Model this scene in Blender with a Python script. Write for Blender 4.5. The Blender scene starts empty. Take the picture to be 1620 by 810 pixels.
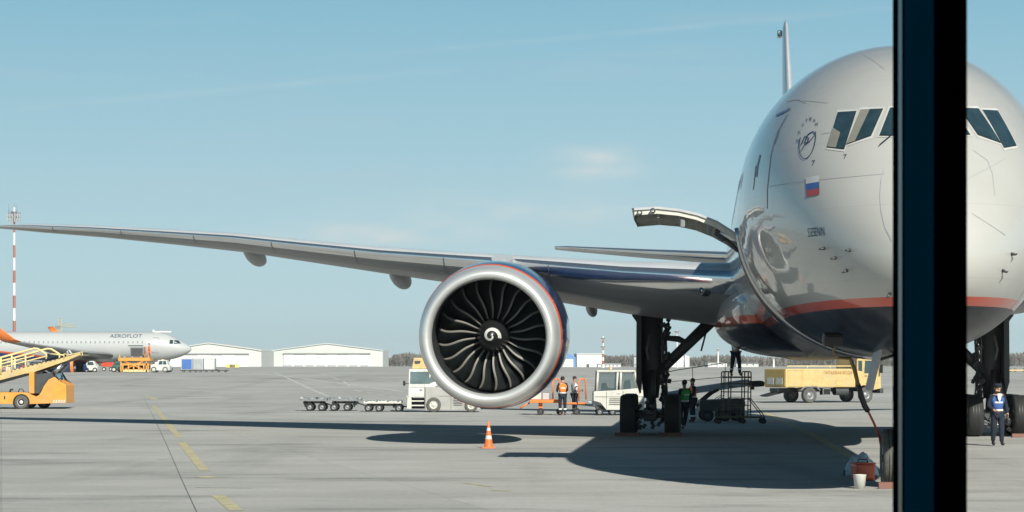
import bpy, bmesh, math, random
from mathutils import Vector, Matrix, Euler
from mathutils.bvhtree import BVHTree
random.seed(7)
PI = math.pi
sc = bpy.context.scene
COL = sc.collection

# ------------------------------------------------------------ camera, sky, sun, exposure
F, HZ, H = 3500.0, 577.0, 2.3          # focal length in photo pixels, horizon row, eye height
cam_d = bpy.data.cameras.new('camera'); cam = bpy.data.objects.new('camera', cam_d)
COL.objects.link(cam); sc.camera = cam
cam.location = (0, 0, H); cam.rotation_euler = (PI/2, 0, 0)
cam_d.sensor_width = 36.0; cam_d.lens = 36.0*F/1620.0
cam_d.shift_y = (HZ-405.0)/1620.0
cam_d.clip_start = 0.1; cam_d.clip_end = 20000
cam_d.dof.use_dof = True; cam_d.dof.focus_distance = 60.0; cam_d.dof.aperture_fstop = 22.0

SUN = Vector((0.52, -1.4, 1.0)).normalized()
ELEV = math.asin(SUN.z); AZ = math.atan2(SUN.x, SUN.y)
w = bpy.data.worlds.new('World'); sc.world = w; w.use_nodes = True
nt = w.node_tree; nt.nodes.clear()
wo = nt.nodes.new('ShaderNodeOutputWorld'); bg = nt.nodes.new('ShaderNodeBackground')
sky = nt.nodes.new('ShaderNodeTexSky'); sky.sky_type = 'NISHITA'; sky.sun_disc = False
sky.sun_elevation = ELEV; sky.sun_rotation = AZ; sky.altitude = 150
sky.air_density = 1.0; sky.dust_density = 0.6; sky.ozone_density = 1.6
SKY_STRENGTH = 0.06
# thin wisps of high cloud, laid out by sky direction
tc = nt.nodes.new('ShaderNodeTexCoord'); mp = nt.nodes.new('ShaderNodeMapping')
mp.inputs['Scale'].default_value = (5.0, 5.0, 42.0)
nz = nt.nodes.new('ShaderNodeTexNoise'); nz.inputs['Scale'].default_value = 1.25; nz.inputs['Detail'].default_value = 6
nz.inputs['Roughness'].default_value = 0.55
cr = nt.nodes.new('ShaderNodeValToRGB'); cr.color_ramp.elements[0].position = 0.56; cr.color_ramp.elements[1].position = 0.80
cr.color_ramp.elements[0].color = (0, 0, 0, 1); cr.color_ramp.elements[1].color = (0.22, 0.22, 0.22, 1)
mx = nt.nodes.new('ShaderNodeMix'); mx.data_type = 'RGBA'
mx.inputs[7].default_value = (6.6, 7.0, 7.4, 1)
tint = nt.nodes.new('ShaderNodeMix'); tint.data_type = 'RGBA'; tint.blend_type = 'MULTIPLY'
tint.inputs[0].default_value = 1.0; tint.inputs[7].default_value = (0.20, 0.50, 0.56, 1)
L = nt.links.new
L(tc.outputs['Generated'], mp.inputs[0]); L(mp.outputs[0], nz.inputs['Vector']); L(nz.outputs[0], cr.inputs[0])
sxyz = nt.nodes.new('ShaderNodeSeparateXYZ'); L(tc.outputs['Generated'], sxyz.inputs[0])
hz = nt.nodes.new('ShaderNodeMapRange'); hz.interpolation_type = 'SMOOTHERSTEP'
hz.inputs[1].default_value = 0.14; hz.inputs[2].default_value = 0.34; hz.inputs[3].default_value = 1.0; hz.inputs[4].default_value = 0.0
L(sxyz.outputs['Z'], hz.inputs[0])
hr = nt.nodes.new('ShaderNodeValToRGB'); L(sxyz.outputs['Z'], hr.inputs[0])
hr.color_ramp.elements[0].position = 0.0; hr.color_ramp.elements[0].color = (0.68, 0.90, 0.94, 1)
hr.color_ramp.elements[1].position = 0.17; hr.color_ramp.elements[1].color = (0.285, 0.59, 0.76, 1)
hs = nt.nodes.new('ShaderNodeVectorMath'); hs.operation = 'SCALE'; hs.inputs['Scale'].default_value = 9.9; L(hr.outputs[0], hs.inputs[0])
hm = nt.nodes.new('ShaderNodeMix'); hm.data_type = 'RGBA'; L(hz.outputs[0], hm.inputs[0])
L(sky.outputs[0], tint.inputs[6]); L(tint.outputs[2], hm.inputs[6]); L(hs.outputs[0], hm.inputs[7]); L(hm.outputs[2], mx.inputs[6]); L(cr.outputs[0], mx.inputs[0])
def math_(op, a, b_=None, c=None):
    q = nt.nodes.new('ShaderNodeMath'); q.operation = op
    for i, v in enumerate((a, b_, c)):
        if v is None: continue
        if isinstance(v, (int, float)): q.inputs[i].default_value = v
        else: L(v, q.inputs[i])
    return q.outputs[0]
ratx = math_('DIVIDE', sxyz.outputs['X'], math_('MAXIMUM', sxyz.outputs['Y'], 0.01)); ratz = math_('DIVIDE', sxyz.outputs['Z'], math_('MAXIMUM', sxyz.outputs['Y'], 0.01))
mp2 = nt.nodes.new('ShaderNodeMapping'); mp2.inputs['Scale'].default_value = (40, 40, 150); L(tc.outputs['Generated'], mp2.inputs[0])
nz2 = nt.nodes.new('ShaderNodeTexNoise'); nz2.inputs['Scale'].default_value = 1.0; nz2.inputs['Detail'].default_value = 5; L(mp2.outputs[0], nz2.inputs['Vector'])
cloudsum = None
for (u, v, su, sv, k) in ((0.038, 0.0905, 0.016, 0.0068, 0.95), (-0.062, 0.0585, 0.040, 0.0050, 0.75), (0.01, 0.068, 0.060, 0.008, 0.40), (-0.12, 0.125, 0.12, 0.0015, 0.16), (0.05, 0.150, 0.12, 0.0012, 0.14), (0.045, 0.013, 0.02, 0.003, 0.3), (-0.02, 0.035, 0.015, 0.003, 0.12)):
    du = math_('DIVIDE', math_('SUBTRACT', ratx, u), su); dv = math_('DIVIDE', math_('SUBTRACT', ratz, v), sv)
    if sv < 0.002: dv = math_('DIVIDE', math_('SUBTRACT', math_('SUBTRACT', ratz, v), math_('MULTIPLY', math_('SUBTRACT', ratx, u), 0.09)), sv)
    r2 = math_('ADD', math_('MULTIPLY', du, du), math_('MULTIPLY', dv, dv))
    gsn = math_('MULTIPLY', math_('EXPONENT', math_('MULTIPLY', r2, -0.9)), math_('MULTIPLY', math_('MAXIMUM', math_('MULTIPLY', math_('SUBTRACT', nz2.outputs[0], 0.22), 1.9), 0.0), k))
    cloudsum = gsn if cloudsum is None else math_('ADD', cloudsum, gsn)
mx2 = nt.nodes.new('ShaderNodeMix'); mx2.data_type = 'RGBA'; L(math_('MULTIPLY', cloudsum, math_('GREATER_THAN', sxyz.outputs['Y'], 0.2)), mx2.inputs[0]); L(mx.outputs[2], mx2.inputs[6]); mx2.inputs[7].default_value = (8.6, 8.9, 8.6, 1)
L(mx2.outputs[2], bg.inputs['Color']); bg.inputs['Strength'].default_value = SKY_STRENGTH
L(bg.outputs[0], wo.inputs[0])

sd = bpy.data.lights.new('sun', 'SUN'); sd.energy = 4.4; sd.angle = math.radians(0.55); sd.color = (1.0, 0.965, 0.86)
so = bpy.data.objects.new('sun', sd); COL.objects.link(so)
so.rotation_euler = SUN.to_track_quat('Z', 'Y').to_euler(); so.location = (0, -50, 60)
sc.view_settings.view_transform = 'Standard'; sc.view_settings.look = 'None'
sc.view_settings.exposure = 0.5; sc.view_settings.gamma = 1.0

# ------------------------------------------------------------ helpers
def gz(Y):
    """height of the apron: it climbs very slightly beyond the parked aircraft"""
    t = min(max((Y-130.0)/150.0, 0.0), 1.0)
    return 1.35*t*t*(3-2*t)
def P(px, py, Y): return Vector(((px-810)/F*Y, Y, H+(HZ-py)/F*Y))
def G(px, py):
    Y = H*F/(py-HZ)
    for _ in range(40): Y = (H-gz(Y))*F/(py-HZ)
    return Vector(((px-810)/F*Y, Y, gz(Y)))
def GX(px, Y): return Vector(((px-810)/F*Y, Y, gz(Y)))

MATS = {}
def mat(name, col, rough=0.5, metal=0.0, coat=0.0, var=0.12, scale=3.0, spec=0.5, bump=0.0, stretch=None, dirt=None):
    if name in MATS: return MATS[name]
    m = bpy.data.materials.new(name); m.use_nodes = True; n = m.node_tree; b = n.nodes['Principled BSDF']
    b.inputs['Roughness'].default_value = rough; b.inputs['Metallic'].default_value = metal
    b.inputs['Coat Weight'].default_value = coat; b.inputs['Coat Roughness'].default_value = 0.06
    b.inputs['Specular IOR Level'].default_value = spec
    t = n.nodes.new('ShaderNodeTexCoord'); mpn = n.nodes.new('ShaderNodeMapping')
    if stretch: mpn.inputs['Scale'].default_value = stretch
    z = n.nodes.new('ShaderNodeTexNoise'); z.inputs['Scale'].default_value = scale; z.inputs['Detail'].default_value = 7
    z.inputs['Roughness'].default_value = 0.62
    r = n.nodes.new('ShaderNodeMapRange'); r.inputs[1].default_value = 0.3; r.inputs[2].default_value = 0.7
    r.inputs[3].default_value = 1-var; r.inputs[4].default_value = 1+var
    mm = n.nodes.new('ShaderNodeVectorMath'); mm.operation = 'SCALE'; mm.inputs[0].default_value = col[:3]
    n.links.new(t.outputs['Object'], mpn.inputs[0]); n.links.new(mpn.outputs[0], z.inputs['Vector'])
    n.links.new(z.outputs[0], r.inputs[0]); n.links.new(r.outputs[0], mm.inputs['Scale'])
    last = mm.outputs[0]
    if dirt:
        z2 = n.nodes.new('ShaderNodeTexNoise'); z2.inputs['Scale'].default_value = scale*0.35; z2.inputs['Detail'].default_value = 9
        n.links.new(mpn.outputs[0], z2.inputs['Vector'])
        c2 = n.nodes.new('ShaderNodeValToRGB'); c2.color_ramp.elements[0].position = 0.5; c2.color_ramp.elements[1].position = 0.72
        c2.color_ramp.elements[1].color = (0.7, 0.7, 0.7, 1)
        n.links.new(z2.outputs[0], c2.inputs[0])
        x = n.nodes.new('ShaderNodeMix'); x.data_type = 'RGBA'; x.inputs[7].default_value = (*dirt, 1)
        n.links.new(c2.outputs[0], x.inputs[0]); n.links.new(last, x.inputs[6]); last = x.outputs[2]
    n.links.new(last, b.inputs['Base Color'])
    rr = n.nodes.new('ShaderNodeMapRange'); rr.inputs[3].default_value = max(rough-0.08, 0.02); rr.inputs[4].default_value = min(rough+0.1, 1)
    n.links.new(z.outputs[0], rr.inputs[0]); n.links.new(rr.outputs[0], b.inputs['Roughness'])
    if bump:
        bp = n.nodes.new('ShaderNodeBump'); bp.inputs['Strength'].default_value = bump; bp.inputs['Distance'].default_value = 0.02
        n.links.new(z.outputs[0], bp.inputs['Height']); n.links.new(bp.outputs[0], b.inputs['Normal'])
    MATS[name] = m; return m

M_white = mat('white_paint', (0.60, 0.60, 0.57), 0.45, dirt=(0.45, 0.43, 0.39))
M_cream = mat('cream_paint', (0.56, 0.55, 0.50), 0.5, dirt=(0.5, 0.48, 0.43))
M_lgrey = mat('light_grey_paint', (0.45, 0.46, 0.47), 0.45, var=0.08)
M_mgrey = mat('mid_grey_metal', (0.24, 0.25, 0.26), 0.45, metal=0.3)
M_dgrey = mat('dark_grey_metal', (0.07, 0.075, 0.08), 0.5, metal=0.3)
M_black = mat('black_metal', (0.012, 0.014, 0.015), 0.45)
M_rub = mat('tyre_rubber', (0.022, 0.022, 0.023), 0.8, var=0.3, scale=9)
M_rubgrey = mat('dusty_tyre_rubber', (0.10, 0.098, 0.09), 0.85, var=0.3, scale=9)
M_steel = mat('bare_steel', (0.55, 0.56, 0.57), 0.28, metal=0.95, var=0.1)
M_glass = mat('dark_window_glass', (0.025, 0.05, 0.06), 0.05, coat=1.0, spec=0.8, var=0.3)
M_cabglass = mat('pale_cab_glass', (0.12, 0.17, 0.18), 0.06, coat=1.0, spec=0.8, var=0.25, scale=1.5)
M_clear = mat('clear_cab_glass', (0.10, 0.15, 0.16), 0.05, coat=0.6, var=0.1)
M_clear.node_tree.nodes['Principled BSDF'].inputs['Alpha'].default_value = 0.45
M_yellow = mat('yellow_truck_paint', (0.56, 0.41, 0.18), 0.5, dirt=(0.42, 0.35, 0.23))
M_orange = mat('orange_truck_paint', (0.72, 0.31, 0.05), 0.45, dirt=(0.50, 0.30, 0.13))
M_tangerine = mat('orange_rail_paint', (0.75, 0.20, 0.04), 0.5)
M_paleyel = mat('pale_yellow_paint', (0.75, 0.60, 0.28), 0.5)
M_navy = mat('navy_paint', (0.008, 0.03, 0.10), 0.22, coat=0.8, var=0.1)
M_blue = mat('blue_paint', (0.04, 0.13, 0.42), 0.5)
M_red = mat('red_paint', (0.60, 0.06, 0.025), 0.4)
M_redor = mat('red_orange_paint', (0.72, 0.10, 0.02), 0.35, coat=0.4)
M_green = mat('dark_green_paint', (0.05, 0.13, 0.10), 0.5)
M_skin = mat('skin', (0.45, 0.26, 0.18), 0.55)
M_darkcloth = mat('dark_blue_cloth', (0.012, 0.018, 0.032), 0.9, bump=0.3, scale=12)
M_greycloth = mat('grey_cloth', (0.16, 0.17, 0.20), 0.9, bump=0.3, scale=12)
M_whitecloth = mat('white_cloth', (0.68, 0.68, 0.66), 0.9, bump=0.3, scale=12)
M_orangevest = mat('orange_vest_cloth', (0.85, 0.20, 0.03), 0.8, bump=0.2, scale=12)
M_greenvest = mat('green_vest_cloth', (0.06, 0.50, 0.10), 0.8, bump=0.2, scale=12)
M_bluevest = mat('blue_vest_cloth', (0.04, 0.10, 0.30), 0.8, bump=0.2, scale=12)
M_reflect = mat('reflective_tape', (0.72, 0.73, 0.72), 0.35)
M_hair = mat('dark_hair', (0.02, 0.013, 0.01), 0.7)
M_shoe = mat('black_shoe_leather', (0.012, 0.012, 0.012), 0.4)

class MB:
    """collects solids into one mesh object"""
    def __init__(s): s.bm = bmesh.new(); s.mats = []
    def mi(s, m):
        if m not in s.mats: s.mats.append(m)
        return s.mats.index(m)
    def _fin(s, faces, m, smooth=False):
        i = s.mi(m)
        for f in faces: f.material_index = i; f.smooth = smooth
    def box(s, c, d, m, rot=None, bev=0.0):
        c = Vector(c); hx, hy, hz = d[0]/2, d[1]/2, d[2]/2
        R = rot.to_matrix() if isinstance(rot, Euler) else (rot or Matrix.Identity(3))
        vs = [s.bm.verts.new(c+R@Vector((x, y, z))) for x in (-hx, hx) for y in (-hy, hy) for z in (-hz, hz)]
        fs = [s.bm.faces.new([vs[k] for k in q]) for q in ((0,1,3,2),(4,6,7,5),(0,4,5,1),(2,3,7,6),(0,2,6,4),(1,5,7,3))]
        if bev > 0:
            es = list({e for f in fs for e in f.edges})
            r = bmesh.ops.bevel(s.bm, geom=es, offset=bev, segments=2, affect='EDGES', profile=0.6)
            fs = list({f for f in r['faces']} | {f for f in fs if f.is_valid})
        s._fin(fs, m)
    def tube(s, pts, r, m, n=10, caps=True, smooth=True):
        pts = [Vector(p) for p in pts]; rs = r if isinstance(r, (list, tuple)) else [r]*len(pts)
        rings = []; prev = None
        for i, p in enumerate(pts):
            d = (pts[min(i+1, len(pts)-1)]-pts[max(i-1, 0)]).normalized()
            if prev is None:
                a = Vector((0, 0, 1)) if abs(d.z) < 0.9 else Vector((1, 0, 0)); u = d.cross(a).normalized()
            else: u = (prev-d*prev.dot(d)).normalized()
            prev = u; v = d.cross(u)
            rings.append([s.bm.verts.new(p+(u*math.cos(2*PI*k/n)+v*math.sin(2*PI*k/n))*rs[i]) for k in range(n)])
        fs = []
        for a, b in zip(rings, rings[1:]):
            for k in range(n): fs.append(s.bm.faces.new((a[k], a[(k+1) % n], b[(k+1) % n], b[k])))
        s._fin(fs, m, smooth)
        if caps: s._fin([s.bm.faces.new(rings[0][::-1]), s.bm.faces.new(rings[-1])], m)
    def lathe(s, prof, m, axis=((0,0,0),(0,0,1)), n=24, mats=None, smooth=True):
        """prof = [(along, radius)...]"""
        o = Vector(axis[0]); d = Vector(axis[1]).normalized()
        a = Vector((0,0,1)) if abs(d.z) < 0.9 else Vector((1,0,0)); u = d.cross(a).normalized(); v = d.cross(u)
        rings = [[s.bm.verts.new(o+d*t+(u*math.cos(2*PI*k/n)+v*math.sin(2*PI*k/n))*max(r, 1e-4)) for k in range(n)] for t, r in prof]
        for i, (a_, b_) in enumerate(zip(rings, rings[1:])):
            fs = [s.bm.faces.new((a_[k], a_[(k+1) % n], b_[(k+1) % n], b_[k])) for k in range(n)]
            s._fin(fs, mats[i] if mats else m, smooth)
        return rings
    def loft(s, secs, m, closed=True, caps=True, smooth=True, matf=None):
        rings = [[s.bm.verts.new(p) for p in sec] for sec in secs]; n = len(rings[0])
        for i, (a, b) in enumerate(zip(rings, rings[1:])):
            for k in range(n if closed else n-1):
                f = s.bm.faces.new((a[k], a[(k+1) % n], b[(k+1) % n], b[k]))
                s._fin([f], matf(i, k) if matf else m, smooth)
        if caps:
            s._fin([s.bm.faces.new(rings[0][::-1]), s.bm.faces.new(rings[-1])], m)
    def prism(s, poly, a, b, m, plane='xz', bev=0.0):
        """side profile poly extruded from a to b across the third axis"""
        def V3(p, t): return Vector((p[0], t, p[1])) if plane == 'xz' else (Vector((t, p[0], p[1])) if plane == 'yz' else Vector((p[0], p[1], t)))
        A = [s.bm.verts.new(V3(p, a)) for p in poly]; B = [s.bm.verts.new(V3(p, b)) for p in poly]
        n = len(poly); fs = [s.bm.faces.new((A[k], A[(k+1) % n], B[(k+1) % n], B[k])) for k in range(n)]
        fs += [s.bm.faces.new(A[::-1]), s.bm.faces.new(B)]
        if bev > 0:
            es = list({e for f in fs for e in f.edges})
            r = bmesh.ops.bevel(s.bm, geom=es, offset=bev, segments=2, affect='EDGES', profile=0.6)
            fs = list(set(r['faces']) | {f for f in fs if f.is_valid})
        s._fin(fs, m)
    def poly(s, pts, m): s._fin([s.bm.faces.new([s.bm.verts.new(p) for p in pts])], m)
    def ball(s, c, r, m, seg=12):
        c = Vector(c); rx, ry, rz = r if isinstance(r, (tuple, list)) else (r, r, r)
        n = seg; rings = []
        for i in range(1, n//2):
            t = PI*i/(n//2)
            rings.append([s.bm.verts.new(c+Vector((rx*math.sin(t)*math.cos(2*PI*k/n), ry*math.sin(t)*math.sin(2*PI*k/n), rz*math.cos(t)))) for k in range(n)])
        fs = []
        for a, b in zip(rings, rings[1:]):
            for k in range(n): fs.append(s.bm.faces.new((a[k], b[k], b[(k+1) % n], a[(k+1) % n])))
        t = s.bm.verts.new(c+Vector((0, 0, rz))); e = s.bm.verts.new(c-Vector((0, 0, rz)))
        for k in range(n):
            fs.append(s.bm.faces.new((t, rings[0][k], rings[0][(k+1) % n]))); fs.append(s.bm.faces.new((e, rings[-1][(k+1) % n], rings[-1][k])))
        s._fin(fs, m, True)
    def build(s, name, parent=None, loc=None, rot=None, normals=True):
        if normals: bmesh.ops.recalc_face_normals(s.bm, faces=s.bm.faces)
        me = bpy.data.meshes.new(name); s.bm.to_mesh(me); s.bm.free()
        for m in s.mats: me.materials.append(m)
        o = bpy.data.objects.new(name, me); COL.objects.link(o)
        if parent: o.parent = parent
        if loc is not None: o.location = loc
        if rot is not None: o.rotation_euler = rot
        return o

def tag(o, label=None, cat=None, group=None, kind=None):
    if label: o['label'] = label
    if cat: o['category'] = cat
    if group: o['group'] = group
    if kind: o['kind'] = kind
    return o
def thing(name, label, cat, loc=(0,0,0), rz=0.0, group=None):
    o = bpy.data.objects.new(name, None); COL.objects.link(o); o.empty_display_size = 0.2
    o.location = loc; o.rotation_euler = (0, 0, rz); return tag(o, label, cat, group)
def copy_tree(o, parent=None):
    c = o.copy(); COL.objects.link(c)
    if parent: c.parent = parent
    for ch in list(o.children): copy_tree(ch, c)
    return c
def wheel(parent, loc, r, wd, rub=M_rub, rimm=M_cream, axis=(0,1,0), name='wheel', rimf=0.55):
    b = MB(); h = wd/2
    b.lathe([(-h*0.8, r*rimf), (-h, r*0.72), (-h*0.97, r*0.9), (-h*0.75, r*0.985), (-h*0.3, r), (h*0.3, r), (h*0.75, r*0.985), (h*0.97, r*0.9), (h, r*0.72), (h*0.8, r*rimf)],
            rub, ((0,0,0), axis), 28)
    for g in (-0.35, 0.0, 0.35): b.lathe([(h*(g-0.05), r*1.004), (h*(g+0.05), r*1.004)], M_black, ((0,0,0), axis), 28)
    o = b.build(name, parent, loc, normals=True)
    c = MB(); c.lathe([(-h*0.8, r*rimf), (-h*0.55, r*rimf*0.85), (-h*0.5, r*0.3), (-h*0.8, r*0.24), (-h*0.85, 0), ], rimm, ((0,0,0), axis), 20)
    c.lathe([(h*0.8, r*rimf), (h*0.55, r*rimf*0.85), (h*0.5, r*0.3), (h*0.8, r*0.24), (h*0.85, 0)], rimm, ((0,0,0), axis), 20)
    ax = Vector(axis).normalized()
    for s_ in (-1, 1):
        for k in range(6):
            u = Vector((0,0,1)) if abs(ax.z) < 0.9 else Vector((1,0,0)); v = ax.cross(u)
            q = (u*math.cos(k*PI/3)+v*math.sin(k*PI/3))*r*0.36
            c.tube([ax*h*0.45*s_+q, ax*h*0.6*s_+q], r*0.05, M_dgrey, 6)
    c.build('rim', o)
    return o
def text_geo(s, size=1.0):
    """returns (verts2d, faces) of lettering, origin at its centre"""
    cu = bpy.data.curves.new('lettering', 'FONT'); cu.body = s; cu.size = size; cu.align_x = 'CENTER'; cu.align_y = 'CENTER'; cu.resolution_u = 3
    o = bpy.data.objects.new('lettering', cu); COL.objects.link(o)
    dg = bpy.context.evaluated_depsgraph_get(); me = bpy.data.meshes.new_from_object(o.evaluated_get(dg))
    vs = [v.co.copy() for v in me.vertices]; fs = [list(p.vertices) for p in me.polygons]
    bpy.data.objects.remove(o); bpy.data.curves.remove(cu); bpy.data.meshes.remove(me)
    return vs, fs
def lettering(b, s, origin, U, V, wd, ht, m):
    """write s into builder b, filling a wd x ht box at origin (centre) with unit axes U (right) V (up)"""
    vs, fs = text_geo(s)
    x0 = min(v.x for v in vs); x1 = max(v.x for v in vs); y0 = min(v.y for v in vs); y1 = max(v.y for v in vs)
    U = Vector(U); V = Vector(V); o = Vector(origin)
    nv = [b.bm.verts.new(o+U*((v.x-(x0+x1)/2)/(x1-x0)*wd)+V*((v.y-(y0+y1)/2)/(y1-y0)*ht)) for v in vs]
    for f in fs:
        try: b._fin([b.bm.faces.new([nv[k] for k in f])], m)
        except ValueError: pass
def interp(tab, x, key=lambda v: v):
    """monotone cubic through tab [(x, v)...]"""
    xs = [key(t[0]) for t in tab]; ys = [t[1] for t in tab]; x = key(x)
    if x <= xs[0]: return ys[0]
    if x >= xs[-1]: return ys[-1]
    n = len(xs); d = [(ys[i+1]-ys[i])/(xs[i+1]-xs[i]) for i in range(n-1)]
    ms = [d[0]]+[0 if d[i-1]*d[i] <= 0 else 2*d[i-1]*d[i]/(d[i-1]+d[i]) for i in range(1, n-1)]+[d[-1]]
    for i in range(n-1):
        if x <= xs[i+1]:
            h = xs[i+1]-xs[i]; t = (x-xs[i])/h
            return ((2*t**3-3*t*t+1)*ys[i]+(t**3-2*t*t+t)*h*ms[i]+(-2*t**3+3*t*t)*ys[i+1]+(t**3-t*t)*h*ms[i+1])

# ------------------------------------------------------------ ground
def ground_material():
    m = bpy.data.materials.new('concrete_apron'); m.use_nodes = True; n = m.node_tree; b = n.nodes['Principled BSDF']
    N = n.nodes.new; K = n.links.new
    t = N('ShaderNodeTexCoord')
    def noise(scale, det, st=(1,1,1), ro=0.6):
        mpp = N('ShaderNodeMapping'); mpp.inputs['Scale'].default_value = st; K(t.outputs['Object'], mpp.inputs[0])
        z = N('ShaderNodeTexNoise'); z.inputs['Scale'].default_value = scale; z.inputs['Detail'].default_value = det; z.inputs['Roughness'].default_value = ro
        K(mpp.outputs[0], z.inputs['Vector']); return z.outputs[0]
    def ramp(src, a, b_, c0, c1):
        r = N('ShaderNodeMapRange'); r.inputs[1].default_value = a; r.inputs[2].default_value = b_; r.inputs[3].default_value = c0; r.inputs[4].default_value = c1
        K(src, r.inputs[0]); return r.outputs[0]
    def mul(a, b_):
        q = N('ShaderNodeMath'); q.operation = 'MULTIPLY'
        for i, v in enumerate((a, b_)):
            if isinstance(v, float): q.inputs[i].default_value = v
            else: K(v, q.inputs[i])
        return q.outputs[0]
    large = ramp(noise(0.035, 5), 0.3, 0.7, 0.88, 1.12)
    mid = ramp(noise(0.5, 8, (0.5, 1, 1)), 0.25, 0.75, 0.86, 1.14)
    fine = ramp(noise(9.0, 8), 0.2, 0.8, 0.86, 1.14)
    streak = ramp(noise(0.22, 8, (0.5, 1.6, 1), 0.7), 0.53, 0.72, 1.0, 0.48)      # worn dark stains
    rubber = ramp(noise(0.12, 6, (3.0, 0.25, 1)), 0.54, 0.78, 1.0, 0.74)           # tyre wear along the lanes
    brk = N('ShaderNodeTexBrick'); brk.offset = 0.0; brk.inputs['Scale'].default_value = 1.0
    brk.inputs['Brick Width'].default_value = 7.5; brk.inputs['Row Height'].default_value = 7.5; brk.inputs['Mortar Size'].default_value = 0.02
    brk.inputs['Mortar Smooth'].default_value = 0.3
    brk.inputs['Color1'].default_value = (1,1,1,1); brk.inputs['Color2'].default_value = (0.90,0.90,0.90,1); brk.inputs['Mortar'].default_value = (0.78,0.78,0.78,1)
    mpb = N('ShaderNodeMapping'); mpb.inputs['Rotation'].default_value = (0, 0, math.radians(-13)); K(t.outputs['Object'], mpb.inputs[0]); K(mpb.outputs[0], brk.inputs['Vector'])
    bw = N('ShaderNodeRGBToBW'); K(brk.outputs[0], bw.inputs[0])
    v = mul(mul(mul(large, mid), mul(fine, streak)), mul(rubber, bw.outputs[0]))
    sv = N('ShaderNodeVectorMath'); sv.operation = 'SCALE'; sv.inputs[0].default_value = (0.405, 0.40, 0.378); K(v, sv.inputs['Scale'])
    K(sv.outputs[0], b.inputs['Base Color']); b.inputs['Roughness'].default_value = 0.88
    b.inputs['Specular IOR Level'].default_value = 0.25
    bp = N('ShaderNodeBump'); bp.inputs['Strength'].default_value = 0.25; bp.inputs['Distance'].default_value = 0.01
    K(noise(25.0, 6), bp.inputs['Height']); K(bp.outputs[0], b.inputs['Normal'])
    return m
g = MB(); mg = ground_material()
ys = [-300, -60, 0, 40, 80, 120]+[130+i*10 for i in range(0, 21)]+[400, 600, 900, 1300, 1900, 2600]
xs = [-1600, -1000, -400, -150, -50, 0, 50, 150, 400, 1000, 1600]
grid = [[g.bm.verts.new((x, y, gz(y))) for x in xs] for y in ys]
for i in range(len(ys)-1):
    for k in range(len(xs)-1): g._fin([g.bm.faces.new((grid[i][k], grid[i][k+1], grid[i+1][k+1], grid[i+1][k]))], mg, True)
tag(g.build('ground'), kind='structure')

def paint_mat(name, col, keep=0.45):
    """worn road paint: patchy, the concrete shows through"""
    m = mat(name, col, 0.8, var=0.15, scale=2.0)
    return m
M_yline = mat('worn_yellow_line_paint', (0.46, 0.41, 0.24), 0.8, var=0.25, scale=2.5, dirt=(0.38, 0.37, 0.33))
M_wline = mat('worn_white_line_paint', (0.50, 0.50, 0.48), 0.8, var=0.2, scale=1.2, dirt=(0.3, 0.29, 0.27))
M_crack = mat('tar_joint', (0.06, 0.06, 0.06), 0.8, var=0.4)
def ground_strip(b, pts, wd, m, h=0.005, n=12):
    """pts: world ground points; wd metres"""
    P_ = []
    for a, c in zip(pts, pts[1:]):
        for i in range(n): P_.append(a.lerp(c, i/n))
    P_.append(pts[-1])
    L_, R_ = [], []
    for i, p in enumerate(P_):
        d = (P_[min(i+1, len(P_)-1)]-P_[max(i-1, 0)]); d.z = 0; d.normalize(); nrm = Vector((-d.y, d.x, 0))
        for lst, s_ in ((L_, 1), (R_, -1)):
            q = p+nrm*wd/2*s_; lst.append(b.bm.verts.new((q.x, q.y, gz(q.y)+h)))
    for i in range(len(P_)-1): b._fin([b.bm.faces.new((L_[i], L_[i+1], R_[i+1], R_[i]))], m)
b = MB()
for q in (((243,642),(283,692)),((287,700),(324,745)),((345,784),(374,808))):
    ground_strip(b, [G(*q[0]), G(*q[1])], 0.23, M_yline)
ground_strip(b, [G(236,628), G(247,632)], 0.45, M_yline); ground_strip(b, [G(320,754), G(334,756)], 0.35, M_yline)
ground_strip(b, [G(1200,648), G(1290,690), G(1345,722), G(1420,768), G(1500,822)], 0.30, M_yline, 0.006)
ground_strip(b, [G(735,764), G(775,770)], 0.12, M_yline); ground_strip(b, [G(778,776), G(806,777)], 0.16, M_yline)
ground_strip(b, [G(310,771), G(400,772)], 0.16, M_wline, 0.006)
tag(b.build('yellow_lane_marking'), kind='structure')
b = MB()
ground_strip(b, [G(432,607), G(520,627)], 0.28, M_wline)
ground_strip(b, [G(372,590), G(640,619.5)], 0.5, M_wline, 0.008)
for k in range(9):
    t0, t1 = k/9, k/9+0.065
    ground_strip(b, [G(488+t0*165, 605.5+t0*28), G(488+t1*165, 605.5+t1*28)], 0.25, M_wline, 0.008, 3)
ground_strip(b, [G(0,637), G(330,637.5), G(640,639)], 1.0, M_wline if False else mat('pale_concrete_seam', (0.33,0.325,0.31), 0.9, var=0.12, scale=0.5), 0.004)
ground_strip(b, [G(248,727), G(276,728)], 0.12, M_wline, 0.006)
tag(b.build('white_lane_marking'), kind='structure')
b = MB()
ground_strip(b, [G(228,630), G(243,660), G(262,700), G(288,760), G(312,812)], 0.015, mat('fine_tar_joint', (0.11,0.11,0.105), 0.8, var=0.5, scale=4))
ground_strip(b, [G(376,591), G(458,603)], 0.3, M_crack, 0.006)
tag(b.build('joint_in_concrete'), kind='structure')

# ------------------------------------------------------------ the large airliner
TH = math.radians(5.0)
NOSE = Vector((6.9, 35.8, 0))
plane = thing('airliner', 'large silver and navy twin-engine airliner facing the window with its cargo door open', 'airliner', NOSE, -TH)
PM = Matrix.Translation(NOSE) @ Matrix.Rotation(-TH, 4, 'Z'); PMI = PM.inverted()
PAXIS = PMI.to_3x3()

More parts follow.
